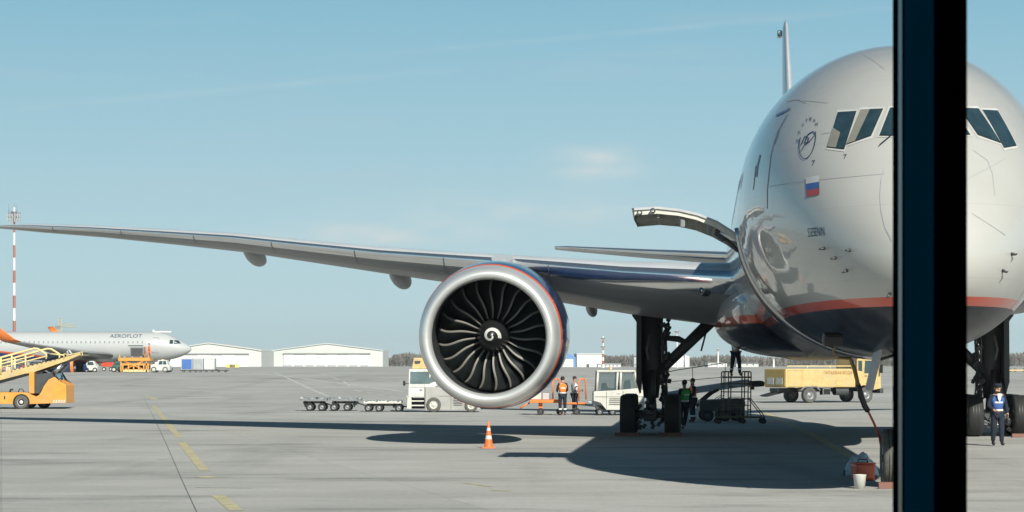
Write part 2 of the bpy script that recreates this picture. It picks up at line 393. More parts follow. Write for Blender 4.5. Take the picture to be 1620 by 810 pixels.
def livery(name, low, zs, zs2, top=(0.455,0.45,0.425), ring=None):
    """silver body, red cheat line between heights zs and zs2, navy below"""
    m = bpy.data.materials.new(name); m.use_nodes = True; n = m.node_tree; b = n.nodes['Principled BSDF']; K = n.links.new; N = n.nodes.new
    t = N('ShaderNodeTexCoord'); sp = N('ShaderNodeSeparateXYZ'); K(t.outputs['Object'], sp.inputs[0])
    def cmp_(op, src, val):
        q = N('ShaderNodeMath'); q.operation = op; K(src, q.inputs[0]); q.inputs[1].default_value = val; return q.outputs[0]
    z = N('ShaderNodeTexNoise'); z.inputs['Scale'].default_value = 1.3; z.inputs['Detail'].default_value = 8; K(t.outputs['Object'], z.inputs['Vector'])
    zs_ = sp.outputs['Z']
    if low:  # line climbs along y by slope low
        q = N('ShaderNodeMath'); q.operation = 'MULTIPLY'; K(sp.outputs['Y'], q.inputs[0]); q.inputs[1].default_value = low
        q2 = N('ShaderNodeMath'); q2.operation = 'SUBTRACT'; K(zs_, q2.inputs[0]); K(q.outputs[0], q2.inputs[1]); zs_ = q2.outputs[0]
    def mulk(a, k):
        q = N('ShaderNodeMath'); q.operation = 'MULTIPLY'; K(a, q.inputs[0]); q.inputs[1].default_value = k; return q.outputs[0]
    def mixc(fac, a, c):
        x = N('ShaderNodeMix'); x.data_type = 'RGBA'; K(fac, x.inputs[0])
        if isinstance(a, tuple): x.inputs[6].default_value = (*a, 1)
        else: K(a, x.inputs[6])
        if isinstance(c, tuple): x.inputs[7].default_value = (*c, 1)
        else: K(c, x.inputs[7])
        return x.outputs[2]
    c = mixc(cmp_('GREATER_THAN', zs_, zs2), (0.60, 0.052, 0.010), top)
    c = mixc(cmp_('LESS_THAN', zs_, zs), c, (0.003, 0.009, 0.024))
    # faint panel seams around the hull
    wv = N('ShaderNodeMath'); wv.operation = 'PINGPONG'; K(sp.outputs['Y'], wv.inputs[0]); wv.inputs[1].default_value = 2.4
    seam = N('ShaderNodeMath'); seam.operation = 'LESS_THAN'; K(wv.outputs[0], seam.inputs[0]); seam.inputs[1].default_value = 0.009
    sm = N('ShaderNodeMath'); sm.operation = 'MULTIPLY'; K(seam.outputs[0], sm.inputs[0]); sm.inputs[1].default_value = 0.22
    c = mixc(sm.outputs[0], c, (0.12, 0.12, 0.13))
    lp = N('ShaderNodeMath'); lp.operation = 'PINGPONG'; K(sp.outputs['Z'], lp.inputs[0]); lp.inputs[1].default_value = 0.62
    c = mixc(mulk(cmp_('LESS_THAN', lp.outputs[0], 0.005), 0.16), c, (0.15, 0.15, 0.15))
    r = N('ShaderNodeMapRange'); r.inputs[1].default_value = 0.35; r.inputs[2].default_value = 0.75; r.inputs[3].default_value = 0.0; r.inputs[4].default_value = 0.13
    K(z.outputs[0], r.inputs[0]); c = mixc(r.outputs[0], c, (0.30, 0.28, 0.25))
    K(c, b.inputs['Base Color']); b.inputs['Metallic'].default_value = 0.0; b.inputs['Roughness'].default_value = 0.38
    cw = N('ShaderNodeMapRange'); cw.inputs[3].default_value = 0.14; cw.inputs[4].default_value = 0.8; K(cmp_('GREATER_THAN', zs_, zs), cw.inputs[0]); K(cw.outputs[0], b.inputs['Coat Weight'])
    cw2 = N('ShaderNodeMapRange'); cw2.inputs[3].default_value = 0.15; cw2.inputs[4].default_value = 0.5; K(cmp_('GREATER_THAN', zs_, zs), cw2.inputs[0]); K(cw2.outputs[0], b.inputs['Specular IOR Level'])
    # longitudinal lap joints
    an = N('ShaderNodeMath'); an.operation = 'PINGPONG'; K(sp.outputs['Z'], an.inputs[0]); an.inputs[1].default_value = 0.58
    b.inputs['Coat IOR'].default_value = 1.5;  b.inputs['Coat Roughness'].default_value = 0.045
    # skin panels are never perfectly flat: reflections wobble
    z3 = N('ShaderNodeTexNoise'); z3.inputs['Scale'].default_value = 0.9; z3.inputs['Detail'].default_value = 2; K(t.outputs['Object'], z3.inputs['Vector'])
    bp = N('ShaderNodeBump'); bp.inputs['Strength'].default_value = 0.35; bp.inputs['Distance'].default_value = 0.03; K(z3.outputs[0], bp.inputs['Height'])
    K(bp.outputs[0], b.inputs['Coat Normal'])
    return m
M_livery = livery('silver_hull_paint', 0.0, 3.27, 3.42)
sq = lambda v: math.sqrt(max(v, 0))
TOP = [(0,4.05),(0.1,4.42),(0.35,4.75),(0.8,5.20),(1.4,5.72),(2.0,6.20),(2.9,6.84),(4.0,7.46),(5.5,8.08),(7.5,8.55),(10,8.77),(50,8.77),(60,8.68),(68,8.3),(72.5,7.6)]
BOT = [(0,4.05),(0.1,3.72),(0.35,3.42),(0.8,3.13),(1.4,2.88),(2.2,2.68),(3.5,2.54),(5.5,2.46),(8,2.45),(48,2.45),(54,3.1),(60,4.3),(66,5.7),(72.5,7.2)]
HWD = [(0,0.0),(0.1,0.40),(0.35,0.78),(0.8,1.18),(1.4,1.55),(2.2,1.92),(3.2,2.26),(4.5,2.58),(6,2.84),(8,3.03),(10.5,3.1),(48,3.1),(56,2.75),(64,1.7),(72.5,0.3)]
MID = [(0,4.05),(0.6,4.15),(1.4,4.38),(2.2,4.65),(3.2,4.95),(5,5.28),(8,5.48),(10,5.54),(50,5.54),(60,6.5),(72.5,7.4)]
def ring(y, hw, zm, zt, zb, n=96, e=2.0):
    out = []
    for k in range(n):
        a = 2*PI*k/n; c, s_ = math.cos(a), math.sin(a)
        x = hw*math.copysign(abs(c)**(2/e), c); zz = math.copysign(abs(s_)**(2/e), s_)
        out.append(Vector((x, y, zm+zz*((zt-zm) if s_ > 0 else (zm-zb)))))
    return out
secs = []
stn = [0.002]+[(i/40.0)**2*11 for i in range(1, 41)]+[12+i*2 for i in range(0, 19)]+[50+i*1.5 for i in range(1, 16)]
for y in stn:
    secs.append(ring(y, max(interp(HWD, y, sq), 0.01), interp(MID, y), max(interp(TOP, y, sq), 4.06), min(interp(BOT, y, sq), 7.2)))
fb = MB(); fb.loft(secs, M_livery)
fus = fb.build('fuselage', plane)
bv_bm = bmesh.new(); bv_bm.from_mesh(fus.data); HULL = BVHTree.FromBMesh(bv_bm); bv_bm.free()

def hull_hit(px, py, off=0.006):
    o = PMI @ cam.location; d = (PAXIS @ Vector(((px-810)/F, 1, (HZ-py)/F))).normalized()
    loc, nrm, _, _ = HULL.ray_cast(o, d)
    if loc is None: return None
    if nrm.dot(d) > 0: nrm = -nrm
    return loc+nrm*off
def hull_near(p, off):
    loc, nrm, _, _ = HULL.find_nearest(p)
    if nrm.dot(loc-Vector((0, loc.y, 5.0))) < 0: nrm = -nrm
    return loc+nrm*off
def patch(b, quad, m, n=8, off=0.006, mirror=False):
    """quad of photo points (TL, TR, BR, BL) dropped on the hull as a skin-tight panel"""
    q = [Vector((*p, 0)) for p in quad]; gr = []
    for j in range(n+1):
        row = []
        for i in range(n+1):
            p = q[0].lerp(q[1], i/n).lerp(q[3].lerp(q[2], i/n), j/n); h_ = hull_hit(p.x, p.y, off)
            if h_ is None: return
            if mirror: h_.x = -h_.x
            row.append(b.bm.verts.new(h_))
        gr.append(row)
    fs = [b.bm.faces.new((gr[j][i], gr[j][i+1], gr[j+1][i+1], gr[j+1][i])) for j in range(n) for i in range(n)]
    b._fin(fs, m, True)
def seamline(b, pts, wpx, m, off=0.006, n=10):
    """thin line on the hull through photo points"""
    P_ = []
    for a, c in zip(pts, pts[1:]):
        for i in range(n): P_.append((a[0]+(c[0]-a[0])*i/n, a[1]+(c[1]-a[1])*i/n))
    P_.append(pts[-1]); prev = None
    for i, p in enumerate(P_):
        a = P_[max(i-1, 0)]; c = P_[min(i+1, len(P_)-1)]; dx, dy = c[0]-a[0], c[1]-a[1]; l = math.hypot(dx, dy) or 1
        nx, ny = -dy/l*wpx/2, dx/l*wpx/2
        h1, h2 = hull_hit(p[0]+nx, p[1]+ny, off), hull_hit(p[0]-nx, p[1]-ny, off)
        if h1 is None or h2 is None: prev = None; continue
        cur = (b.bm.verts.new(h1), b.bm.verts.new(h2))
        if prev: b._fin([b.bm.faces.new((prev[0], cur[0], cur[1], prev[1]))], m, True)
        prev = cur
def hull_text(b, s, quad, m, off=0.01):
    vs, fs = text_geo(s); x0 = min(v.x for v in vs); x1 = max(v.x for v in vs); y0 = min(v.y for v in vs); y1 = max(v.y for v in vs)
    q = [Vector((*p, 0)) for p in quad]; nv = []
    for v in vs:
        u, t = (v.x-x0)/(x1-x0), (y1-v.y)/(y1-y0)
        p = q[0].lerp(q[1], u).lerp(q[3].lerp(q[2], u), t); h_ = hull_hit(p.x, p.y, off)
        if h_ is None: return
        nv.append(b.bm.verts.new(h_))
    for f in fs:
        try: b._fin([b.bm.faces.new([nv[k] for k in f])], m)
        except ValueError: pass

# cockpit windows: frame, then glass (three each side)
M_wframe = mat('window_frame_grey', (0.52, 0.52, 0.50), 0.4)
M_seal = mat('window_seal', (0.03, 0.03, 0.03), 0.5)
M_blind = mat('cockpit_blind', (0.20, 0.195, 0.165), 0.8)
PANES = [[(1326,179),(1355,177),(1336,236),(1310,233)], [(1362,175),(1397,173),(1378,215),(1340,229)], [(1409,172),(1452,171),(1453,216),(1392,215)]]
def grow(q, k):
    cx = sum(p[0] for p in q)/4; cy = sum(p[1] for p in q)/4
    out = []
    for x, y in q:
        l = math.hypot(x-cx, y-cy); out.append((x+(x-cx)/l*k, y+(y-cy)/l*k))
    return out
for mir in (False, True):
    for i, q in enumerate(PANES):
        b = MB(); patch(b, grow(q, 4.6), M_wframe, 8, 0.008, mir); patch(b, grow(q, 1.0), M_seal, 8, 0.014, mir)
        wf = b.build('cockpit_window', plane)
        b = MB(); patch(b, q, M_glass, 8, 0.020, mir); pane_o = b.build('window_glass', wf)
        if i < 2 and not mir:
            b = MB(); (tl, tr, br, bl) = q; L2 = lambda a, c, t: (a[0]+(c[0]-a[0])*t, a[1]+(c[1]-a[1])*t)
            patch(b, [L2(bl, tl, 0.55), L2(L2(bl, br, 0.5), L2(tl, tr, 0.5), 0.42), L2(bl, br, 0.52), bl] if i == 0 else [tl, L2(tl, tr, 0.42), L2(bl, br, 0.35), bl], M_blind, 5, 0.024, mir)
            b.build('sun_blind', wf)
# doors, seams, probes, titles on the hull
M_line = mat('door_seam', (0.32, 0.335, 0.35), 0.6)
M_lineb = mat('blue_door_outline', (0.10, 0.17, 0.28), 0.5)
b = MB()
seamline(b, [(1228,184),(1252,171),(1240,192),(1228,218),(1220,245),(1214,300),(1214,330)], 1.1, M_line)
seamline(b, [(1229,183),(1251,172)], 3.2, M_lineb, 0.010); seamline(b, [(1246,182),(1233,206),(1226,228)], 1.4, M_lineb, 0.012)
seamline(b, [(1196,262),(1192,300)], 1.2, M_line); seamline(b, [(1203,245),(1199,262),(1197,280)], 1.6, M_lineb, 0.012)
seamline(b, [(1246,160),(1262,157),(1276,163)], 1.8, M_line); seamline(b, [(1262,158),(1310,163)], 0.9, M_line)
b.build('passenger_door', plane)
b = MB()
seamline(b, [(1214,296),(1260,288),(1311,283),(1400,275)], 0.7, M_line); seamline(b, [(1398,268),(1394,285),(1392,310),(1394,335),(1400,360),(1411,382)], 0.9, M_line)
seamline(b, [(1365,86),(1385,98),(1399,110)], 0.8, M_line)
seamline(b, [(1540,238),(1562,254),(1570,275),(1574,310)], 0.8, M_line); seamline(b, [(1532,282),(1560,268),(1592,250)], 0.7, M_line)
seamline(b, [(1538,338),(1568,357),(1590,372)], 0.9, M_line); seamline(b, [(1300,212),(1340,206)], 0.7, M_line)
b.build('panel_seam', plane)
# near-side cargo hold opening: flat black patch painted for its shaded inside
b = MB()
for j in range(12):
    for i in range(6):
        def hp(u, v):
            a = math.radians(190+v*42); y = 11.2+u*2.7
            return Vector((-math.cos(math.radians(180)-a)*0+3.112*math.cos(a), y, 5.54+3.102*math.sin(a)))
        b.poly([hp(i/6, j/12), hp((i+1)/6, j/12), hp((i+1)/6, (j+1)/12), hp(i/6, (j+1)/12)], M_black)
b.build('cargo_opening_patch', plane)
b = MB(); b.tube([(3.10*math.cos(math.radians(a)), 11.12, 5.54+3.09*math.sin(math.radians(a))) for a in range(186, 268, 4)], 0.06, M_steel, 8); b.build('hull_sheen_arc', plane)  # added steel arc, standing in for the bright reflection band on the hull
# flag
b = MB(); q = [(1275,281),(1296,277.5),(1297,308),(1277,311.5)]
cols = [mat('flag_white', (0.5,0.5,0.5), 0.4), mat('flag_blue', (0.05,0.11,0.30), 0.4), mat('flag_red', (0.36,0.07,0.07), 0.4)]
for k in range(3):
    f0, f1 = k/3, (k+1)/3; L2 = lambda a, c, t: (a[0]+(c[0]-a[0])*t, a[1]+(c[1]-a[1])*t)
    patch(b, [L2(q[0],q[3],f0), L2(q[1],q[2],f0), L2(q[1],q[2],f1), L2(q[0],q[3],f1)], cols[k], 4, 0.01)
b.build('flag_marking', plane)
M_title = mat('dark_blue_lettering', (0.015, 0.04, 0.10), 0.4)
b = MB(); hull_text(b, 'S.ESENIN', [(1278,361),(1304,359),(1305,373),(1279,375)], M_title); b.build('name_lettering', plane)
b = MB()  # round emblem with a ribbon and letters around it
cx, cy = 1278.0, 224.0; tilt = math.radians(-12)
def E(u, v, s_=1.0):
    x, y = u*13*s_, v*28*s_; return (cx+x*math.cos(tilt)-y*math.sin(tilt)*0.5, cy-(y*math.cos(tilt))+x*0.25*-1)
seamline(b, [E(math.cos(a), math.sin(a)) for a in [math.radians(160+k*12) for k in range(20)]], 1.2, M_title, 0.012, 2)
seamline(b, [E(-0.7,-0.1),E(-0.35,0.35),E(0.15,0.15),E(0.0,-0.15),E(-0.3,0.0),E(0.0,0.4),E(0.6,0.5),E(0.95,0.25)], 1.5, M_title, 0.013, 5)
seamline(b, [E(-0.6,-0.45),E(-0.2,-0.1),E(0.3,-0.05),E(0.75,0.2)], 1.2, M_title, 0.014, 5)
for ch, a in zip('SKYTEAM', [172,150,128,106,84,62,42]):
    ux, uy = E(math.cos(math.radians(a)), math.sin(math.radians(a)), 1.28); s_ = 2.6
    hull_text(b, ch, [(ux-s_*0.7,uy-s_),(ux+s_*0.7,uy-s_-0.6),(ux+s_*0.7,uy+s_-0.6),(ux-s_*0.7,uy+s_)], M_title, 0.012)
b.build('round_emblem', plane)
b = MB(); hull_text(b, '7', [(1335,245),(1340,244.5),(1340,251),(1335,251.5)], M_title); b.build('number_lettering', plane); b = MB(); hull_text(b, '7', [(1285,254),(1290,253.5),(1290,261),(1285,261.5)], M_title)
b.build('number_lettering', plane)
# airline title far down the side, read at a grazing angle
b = MB(); vs, fs = text_geo('AEROFLOT'); x0 = min(v.x for v in vs); x1 = max(v.x for v in vs)
nv = []
for v in vs:
    y = 14.5+(x1-v.x)/(x1-x0)*9.5; z = 6.75+v.y/(0.7)*1.3; a = math.asin(min(max((z-5.54)/3.09, -1), 1)); nv.append(b.bm.verts.new((-3.115*math.cos(a), y, z)))
for f in fs:
    try: b._fin([b.bm.faces.new([nv[k] for k in f])], M_title)
    except ValueError: pass
b.build('airline_lettering', plane)
# cabin windows
for k in range(22):
    y = 9.0+k*0.62; b = MB()
    pts = []
    for q_ in range(10):
        a = 2*PI*q_/10; z = 6.05+0.19*math.sin(a); xx = interp(HWD, y, sq); ang = (z-5.54)/3.1; pts.append((-(xx*math.cos(math.asin(ang))+0.012), y+0.13*math.cos(a), z))
    b.poly(pts, M_glass); b.build('cabin_window', plane)
# probes and vanes on the nose
for (px, py) in ((1304,393),(1322,408),(1345,396),(1340,428),(1408,465)):
    h_ = hull_hit(px, py, 0.0)
    n_ = (h_-hull_near(h_, -0.5)).normalized()
    b = MB(); b.tube([h_, h_+n_*0.09], [0.03, 0.016], M_dgrey, 8); b.tube([h_+n_*0.09+Vector((0,-0.10,0.01)), h_+n_*0.09+Vector((0,0.05,0))], [0.008, 0.013], M_dgrey, 8)
    b.build('air_probe', plane)
for (px, py) in ((1600,402),(1586,428)):
    h_ = hull_hit(px, py, 0.0)
    n_ = (h_-hull_near(h_, -0.5)).normalized()
    b = MB(); b.tube([h_, h_+n_*0.09], [0.03, 0.016], M_dgrey, 8); b.tube([h_+n_*0.09+Vector((0,-0.10,0.01)), h_+n_*0.09+Vector((0,0.05,0))], [0.008, 0.013], M_dgrey, 8)
    b.build('air_probe', plane)
# wipers
b = MB(); seamline(b, [(1392,232),(1411,216)], 1.4, M_black, 0.04); b.build('wiper', plane)

# belly fairing
M_fair = livery('fairing_paint', 0.0, 3.40, 3.62, top=(0.45,0.45,0.43))
secs = []
for i in range(36):
    t = i/35; y = 22.5+t*26; k = math.sin(PI*min(max(t, 0.0), 1.0))**0.45
    hw = 2.5+1.02*k; zt = 4.3+0.55*k; zb = 2.75-0.26*k
    secs.append(ring(y, hw, 3.9, zt, zb, 64, 2.5))
b = MB(); b.loft(secs, M_fair); b.build('belly_fairing', plane)

# wings
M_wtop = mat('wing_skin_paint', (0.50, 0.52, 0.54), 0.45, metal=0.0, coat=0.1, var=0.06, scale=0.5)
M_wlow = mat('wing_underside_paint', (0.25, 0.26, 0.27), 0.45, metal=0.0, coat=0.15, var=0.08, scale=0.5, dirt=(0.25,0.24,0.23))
M_wle = mat('polished_leading_edge', (0.74, 0.76, 0.78), 0.14, metal=0.92, var=0.06, scale=0.8)
WS = [ # lateral, LE y, TE y, LE z, TE z, thickness ratio
 (2.2,26.1,41.6,4.72,3.90,0.115),(3.6,27.2,41.4,4.82,3.98,0.115),(6.2,29.0,41.1,5.05,4.16,0.11),(9.0,30.9,40.9,5.38,4.55,0.105),(11.5,32.7,41.4,5.64,5.08,0.10),
 (14.3,34.7,42.3,5.93,5.55,0.10),(17,36.6,43.3,6.28,6.00,0.10),(20,38.7,44.5,6.68,6.50,0.10),(23,40.8,45.7,6.98,6.88,0.10),(26,42.9,46.8,7.27,7.22,0.10),(28.8,44.9,47.9,7.50,7.48,0.10),
 (30.3,46.6,48.7,7.63,7.62,0.095),(31.6,48.4,49.6,7.74,7.74,0.09),(32.4,49.7,50.2,7.8,7.8,0.08)]
AF = []
for x in [1,0.9,0.8,0.72,0.6,0.5,0.4,0.3,0.2,0.12,0.06,0.03,0.01,0.0]: AF.append((x, 1))
for x in [0.01,0.03,0.06,0.12,0.2,0.3,0.4,0.5,0.6,0.72,0.8,0.9,0.97]: AF.append((x, -1))
def naca(x, t, s_):
    yt = 5*t*(0.2969*math.sqrt(x)-0.126*x-0.3516*x*x+0.2843*x**3-0.1036*x**4)
    if s_ > 0: return yt*0.85
    return -yt*1.15 + (0.035*max(x-0.55, 0)/0.45*math.sin(PI*min(1,(x-0.55)/0.45)) if x > 0.55 else 0)
def wing_sec(l, ley, tey, lez, tez, t, side):
    c = tey-ley; out = []
    for x, s_ in AF:
        z = lez+(tez-lez)*x+naca(x, t, s_)*c; out.append(Vector((side*l, ley+x*c, z)))
    return out
nup = 14
for side in (-1, 1):
    b = MB()
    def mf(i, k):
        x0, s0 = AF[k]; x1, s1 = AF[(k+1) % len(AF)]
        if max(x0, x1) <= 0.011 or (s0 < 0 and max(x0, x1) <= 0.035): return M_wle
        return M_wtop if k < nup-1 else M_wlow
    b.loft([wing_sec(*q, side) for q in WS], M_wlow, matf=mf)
    wg = b.build('wing', plane)
    # seams for slats and flaps on the underside
    b = MB()
    def wpt(l, x, s_, off):
        for a, c in zip(WS, WS[1:]):
            if a[0] <= l <= c[0]:
                t = (l-a[0])/(c[0]-a[0]); q = [a[i]+(c[i]-a[i])*t for i in range(6)]; cc = q[2]-q[1]
                return Vector((side*l, q[1]+x*cc, q[3]+(q[4]-q[3])*x+naca(x, q[5], s_)*cc+s_*off))
    def wseam(l0, x0, l1, x1, s_, wd=0.05, m=M_mgrey):
        pr = None
        for i in range(25):
            t = i/24; l = l0+(l1-l0)*t; x = x0+(x1-x0)*t
            if l0 == l1: pa, pb = wpt(l-wd/2, x, s_, 0.01), wpt(l+wd/2, x, s_, 0.01)
            else: pa, pb = wpt(l, x, s_, 0.01), wpt(l, x, s_, 0.01)+Vector((0, wd, 0))
            cur = (b.bm.verts.new(pa), b.bm.verts.new(pb))
            if pr: b._fin([b.bm.faces.new((pr[0], cur[0], cur[1], pr[1]))], m)
            pr = cur
    wseam(3.7, 0.72, 30, 0.72, -1, 0.06); wseam(3.7, 0.14, 30, 0.14, -1, 0.04); wseam(3.7, 0.12, 30, 0.12, 1, 0.04)
    for l in (8.5, 12.0, 15.2, 18.4, 21.6, 24.8, 28.0): wseam(l, 0.0, l, 0.14, -1, 0.03); wseam(l, 0.72, l, 0.95, -1, 0.03)
    b.build('flap_seams', wg)
    for (l, r_, ln) in ((20.1, 0.33, 3.4), (14.4, 0.35, 4.2), (7.6, 0.22, 3.6)):
        p = wpt(l, 0.80, -1, 0.0); b = MB(); secs = []
        for i in range(13):
            t = i/12; k = math.sin(PI*(0.04+0.93*t))**0.6; rr = r_*k
            secs.append([Vector((side*l+rr*0.85*math.cos(a), p.y-ln*0.55+ln*t, p.z-0.24+0.12*math.cos(PI*t)+rr*1.05*math.sin(a))) for a in [2*PI*q/16 for q in range(16)]])
        b.loft(secs, M_lgrey); b.build('flap_track_fairing', wg)
    b = MB()  # landing light lens in the wing root
    p = wpt(3.75, 0.03, -1, 0.02); b.lathe([(0, 0.19), (-0.06, 0.17), (-0.10, 0.0)], M_glass, (p+Vector((0, -0.05, 0.1)), (0,1,0)), 16); b.build('landing_light', wg)

# tail
b = MB()
fin = [(7.9, 55.5, 66.5, 0.40), (9.0, 57.8, 67.0, 0.36), (12.5, 61.5, 68.8, 0.28), (16, 65.2, 70.6, 0.20), (18.2, 67.5, 71.7, 0.13), (18.5, 68.4, 71.8, 0.05)]
def finsec(z, y0, y1, t):
    c = y1-y0; return [Vector((sx*t*f, y0+c*x, z)) for x, f, sx in ((0,0.15,1),(0.08,0.7,1),(0.3,1,1),(0.65,0.75,1),(1,0.08,1),(1,0.08,-1),(0.65,0.75,-1),(0.3,1,-1),(0.08,0.7,-1),(0,0.15,-1))]
b.loft([finsec(*q) for q in fin], mat('fin_paint', (0.50,0.52,0.55), 0.35, metal=0.2, coat=0.4, var=0.05)); b.box((-0.22, 70.6, 18.15), (0.22, 0.7, 0.30), M_navy, None, 0.05)
b.build('tail_fin', plane)
for side in (-1, 1):
    b = MB(); S = [(1.0,58.5,65.4,6.9,0.09),(2.5,60.0,66.2,7.05,0.09),(6.5,63.6,68.0,7.42,0.09),(10.2,67.0,69.6,7.80,0.085),(10.85,67.9,70.0,7.86,0.07)]
    b.loft([wing_sec(q[0], q[1], q[2], q[3], q[3]-0.03, q[4], side) for q in S], M_wtop, matf=lambda i, k: M_wle if max(AF[k][0], AF[(k+1)%len(AF)][0]) <= 0.065 else M_wtop)
    b.build('tailplane', plane)

# engine
M_lip = mat('brushed_inlet_lip', (0.74, 0.75, 0.74), 0.38, metal=0.6, var=0.05, scale=0.7)
M_liner = mat('inlet_liner', (0.022, 0.026, 0.028), 0.55, var=0.15)
M_blade = mat('black_composite_blade', (0.010, 0.013, 0.014), 0.32, coat=0.3, var=0.2)
M_edge = mat('titanium_blade_edge', (0.21, 0.20, 0.18), 0.5, metal=0.1, var=0.12)
EL, EY, EZ = -9.88, 25.9, 3.08
ER = (math.radians(2.6), 0, math.radians(0.0))
b = MB()
b.lathe([(0.62,2.00),(0.80,2.035)], M_redor, ((0,0,0),(0,1,0)), 96)
b.lathe([(0.45,1.955),(0.62,2.00)], M_lip, ((0,0,0),(0,1,0)), 96)
b.lathe([(0.80,2.035),(1.2,2.08),(1.9,2.12),(2.8,2.12),(3.6,2.04),(4.5,1.88),(5.3,1.68),(5.31,1.62),(4.8,1.60)], M_navy, ((0,0,0),(0,1,0)), 96)
b.lathe([(0.28,1.60),(0.5,1.585),(0.9,1.62),(1.35,1.66),(2.3,1.68),(2.35,1.2),(2.36,0.5),(2.36,0.01)], M_liner, ((0,0,0),(0,1,0)), 96,
        mats=[M_liner]*4+[M_black]*3)
b.lathe([(4.6,1.1),(5.4,1.0),(6.3,0.78),(6.9,0.62),(6.88,0.55),(6.0,0.5)], M_mgrey, ((0,0,0),(0,1,0)), 48)
eng = b.build('engine', plane, (EL, EY, EZ), ER, normals=False); eng.scale = (1.015,)*3
bm_ = bmesh.new(); bm_.from_mesh(eng.data); bmesh.ops.recalc_face_normals(bm_, faces=bm_.faces); bm_.to_mesh(eng.data); bm_.free()
b = MB(); prof = []
for k in range(17):
    a = PI*k/16; prof.append((0.24-0.24*math.sin(a)**0.9, 1.775-0.185*math.cos(a) if False else 1.60+ (1.90-1.60)*(k/16)**0.85))
prof = [(0.28,1.60),(0.18,1.605),(0.10,1.625),(0.045,1.66),(0.012,1.70),(0.0,1.75),(0.012,1.795),(0.05,1.84),(0.12,1.88),(0.22,1.91),(0.33,1.935),(0.45,1.955)]
b.lathe(prof, M_lip, ((0,0,0),(0,1,0)), 128); b.build('inlet_lip', eng)
NB = 22
def blade_mesh():
    b = MB(); n = 18; rows = []
    for i in range(n+1):
        t = i/n; r = 0.46+(1.60-0.46)*t
        th = math.radians(2.8*math.sin(2*PI*(t*0.95+0.05))*(0.4+0.6*t))
        ax = 1.62-0.16*math.sin(PI*t)+0.10*t*t                # leading edge is swept
        st = math.radians(22+40*t)                             # stagger grows outwards
        ch = 0.52+0.10*math.sin(PI*t)
        row = []
        for x in (0.0, 0.10, 0.2, 0.4, 0.7, 1.0):
            c = ch*x; camber = 0.05*math.sin(PI*x)
            dy = c*math.cos(st)-camber*math.sin(st); dt = -(c*math.sin(st)+camber*math.cos(st)); a = th+dt/r
            row.append(b.bm.verts.new((r*math.sin(a), ax+dy, r*math.cos(a))))
        rows.append(row)
    for i in range(n):
        for k in range(5): b._fin([b.bm.faces.new((rows[i][k], rows[i+1][k], rows[i+1][k+1], rows[i][k+1]))], M_edge if k == 0 else M_blade, True)
    return b
b0 = blade_mesh().build('fan_blade', eng)
sol = b0.modifiers.new('thickness', 'SOLIDIFY'); sol.thickness = 0.016; sol.offset = 0
dg = bpy.context.evaluated_depsgraph_get(); me = bpy.data.meshes.new_from_object(b0.evaluated_get(dg)); b0.modifiers.clear(); b0.data = me
for k in range(1, NB):
    c = b0.copy(); COL.objects.link(c); c.parent = eng; c.rotation_euler = (0, 2*PI*k/NB, 0)
M_spin = mat('black_spinner', (0.014, 0.015, 0.016), 0.34, coat=0.3)
SP = [(0.80+q[0],q[1]) for q in [(0.0,0.0),(0.01,0.05),(0.05,0.12),(0.13,0.21),(0.26,0.30),(0.43,0.38),(0.63,0.44),(0.85,0.47),(1.3,0.48)]]
b = MB(); b.lathe(SP, M_spin, ((0,0,0),(0,1,0)), 48)
def spd(r): return interp([(q[1], q[0]) for q in SP], r)
prv = None
for i in range(61):
    t = i/60; a = math.radians(20-395*t); r = 0.045+0.205*t**1.1; wd = 0.020+0.022*min(1, t*1.6)
    c_ = []
    for rr in (r-wd, r, r+wd): c_.append(b.bm.verts.new((rr*math.cos(a), spd(max(rr, 0))-0.006, rr*math.sin(a))))
    if prv:
        for k in range(2): b._fin([b.bm.faces.new((prv[k], c_[k], c_[k+1], prv[k+1]))], M_white)
    prv = c_
b.build('spinner', eng)
b = MB()
b.loft([[Vector(p) for p in s_] for s_ in (
  [(-0.05,1.6,1.9),(0.05,1.6,1.9),(0.05,1.9,2.12),(-0.05,1.9,2.12)],
  [(-0.26,2.8,1.85),(0.26,2.8,1.85),(0.20,3.2,2.20),(-0.20,3.2,2.20)],
  [(-0.30,4.4,1.5),(0.30,4.4,1.5),(0.26,4.8,2.28),(-0.26,4.8,2.28)],
  [(-0.28,6.2,0.9),(0.28,6.2,0.9),(0.28,7.0,2.0),(-0.28,7.0,2.0)],
  [(-0.2,8.5,1.2),(0.2,8.5,1.2),(0.2,9.5,1.7),(-0.2,9.5,1.7)])], M_wtop, smooth=False)
b.build('pylon', eng)

# open cargo door, hinged at the top of the hold opening
door_px = [(1182,388),(1160,366),(1135,350),(1105,338),(1075,331),(1040,327),(1003,329)]
YD = 11.2
dp = []
for px, py in door_px:
    Yw = 47.4; p = PMI @ P(px, py, Yw); dp.append((p.x, p.z))
M_dooredge = mat('door_edge_primer', (0.62, 0.60, 0.53), 0.5, var=0.15, scale=5)
M_doorin = mat('door_inner_frame', (0.38, 0.375, 0.35), 0.55, var=0.3, scale=6)
b = MB()
def nrm2(i):
    a = dp[max(i-1, 0)]; c = dp[min(i+1, len(dp)-1)]; d = Vector((c[0]-a[0], c[1]-a[1])).normalized(); return Vector((d.y, -d.x))
th_ = [0.13,0.20,0.22,0.22,0.22,0.23,0.24]
secs = []
for i, (x, z) in enumerate(dp):
    n_ = nrm2(i); n_ = n_ if n_.y < 0 else -n_
    secs.append([(x, z), (x+n_.x*0.05, z+n_.y*0.05), (x+n_.x*th_[i], z+n_.y*th_[i])])
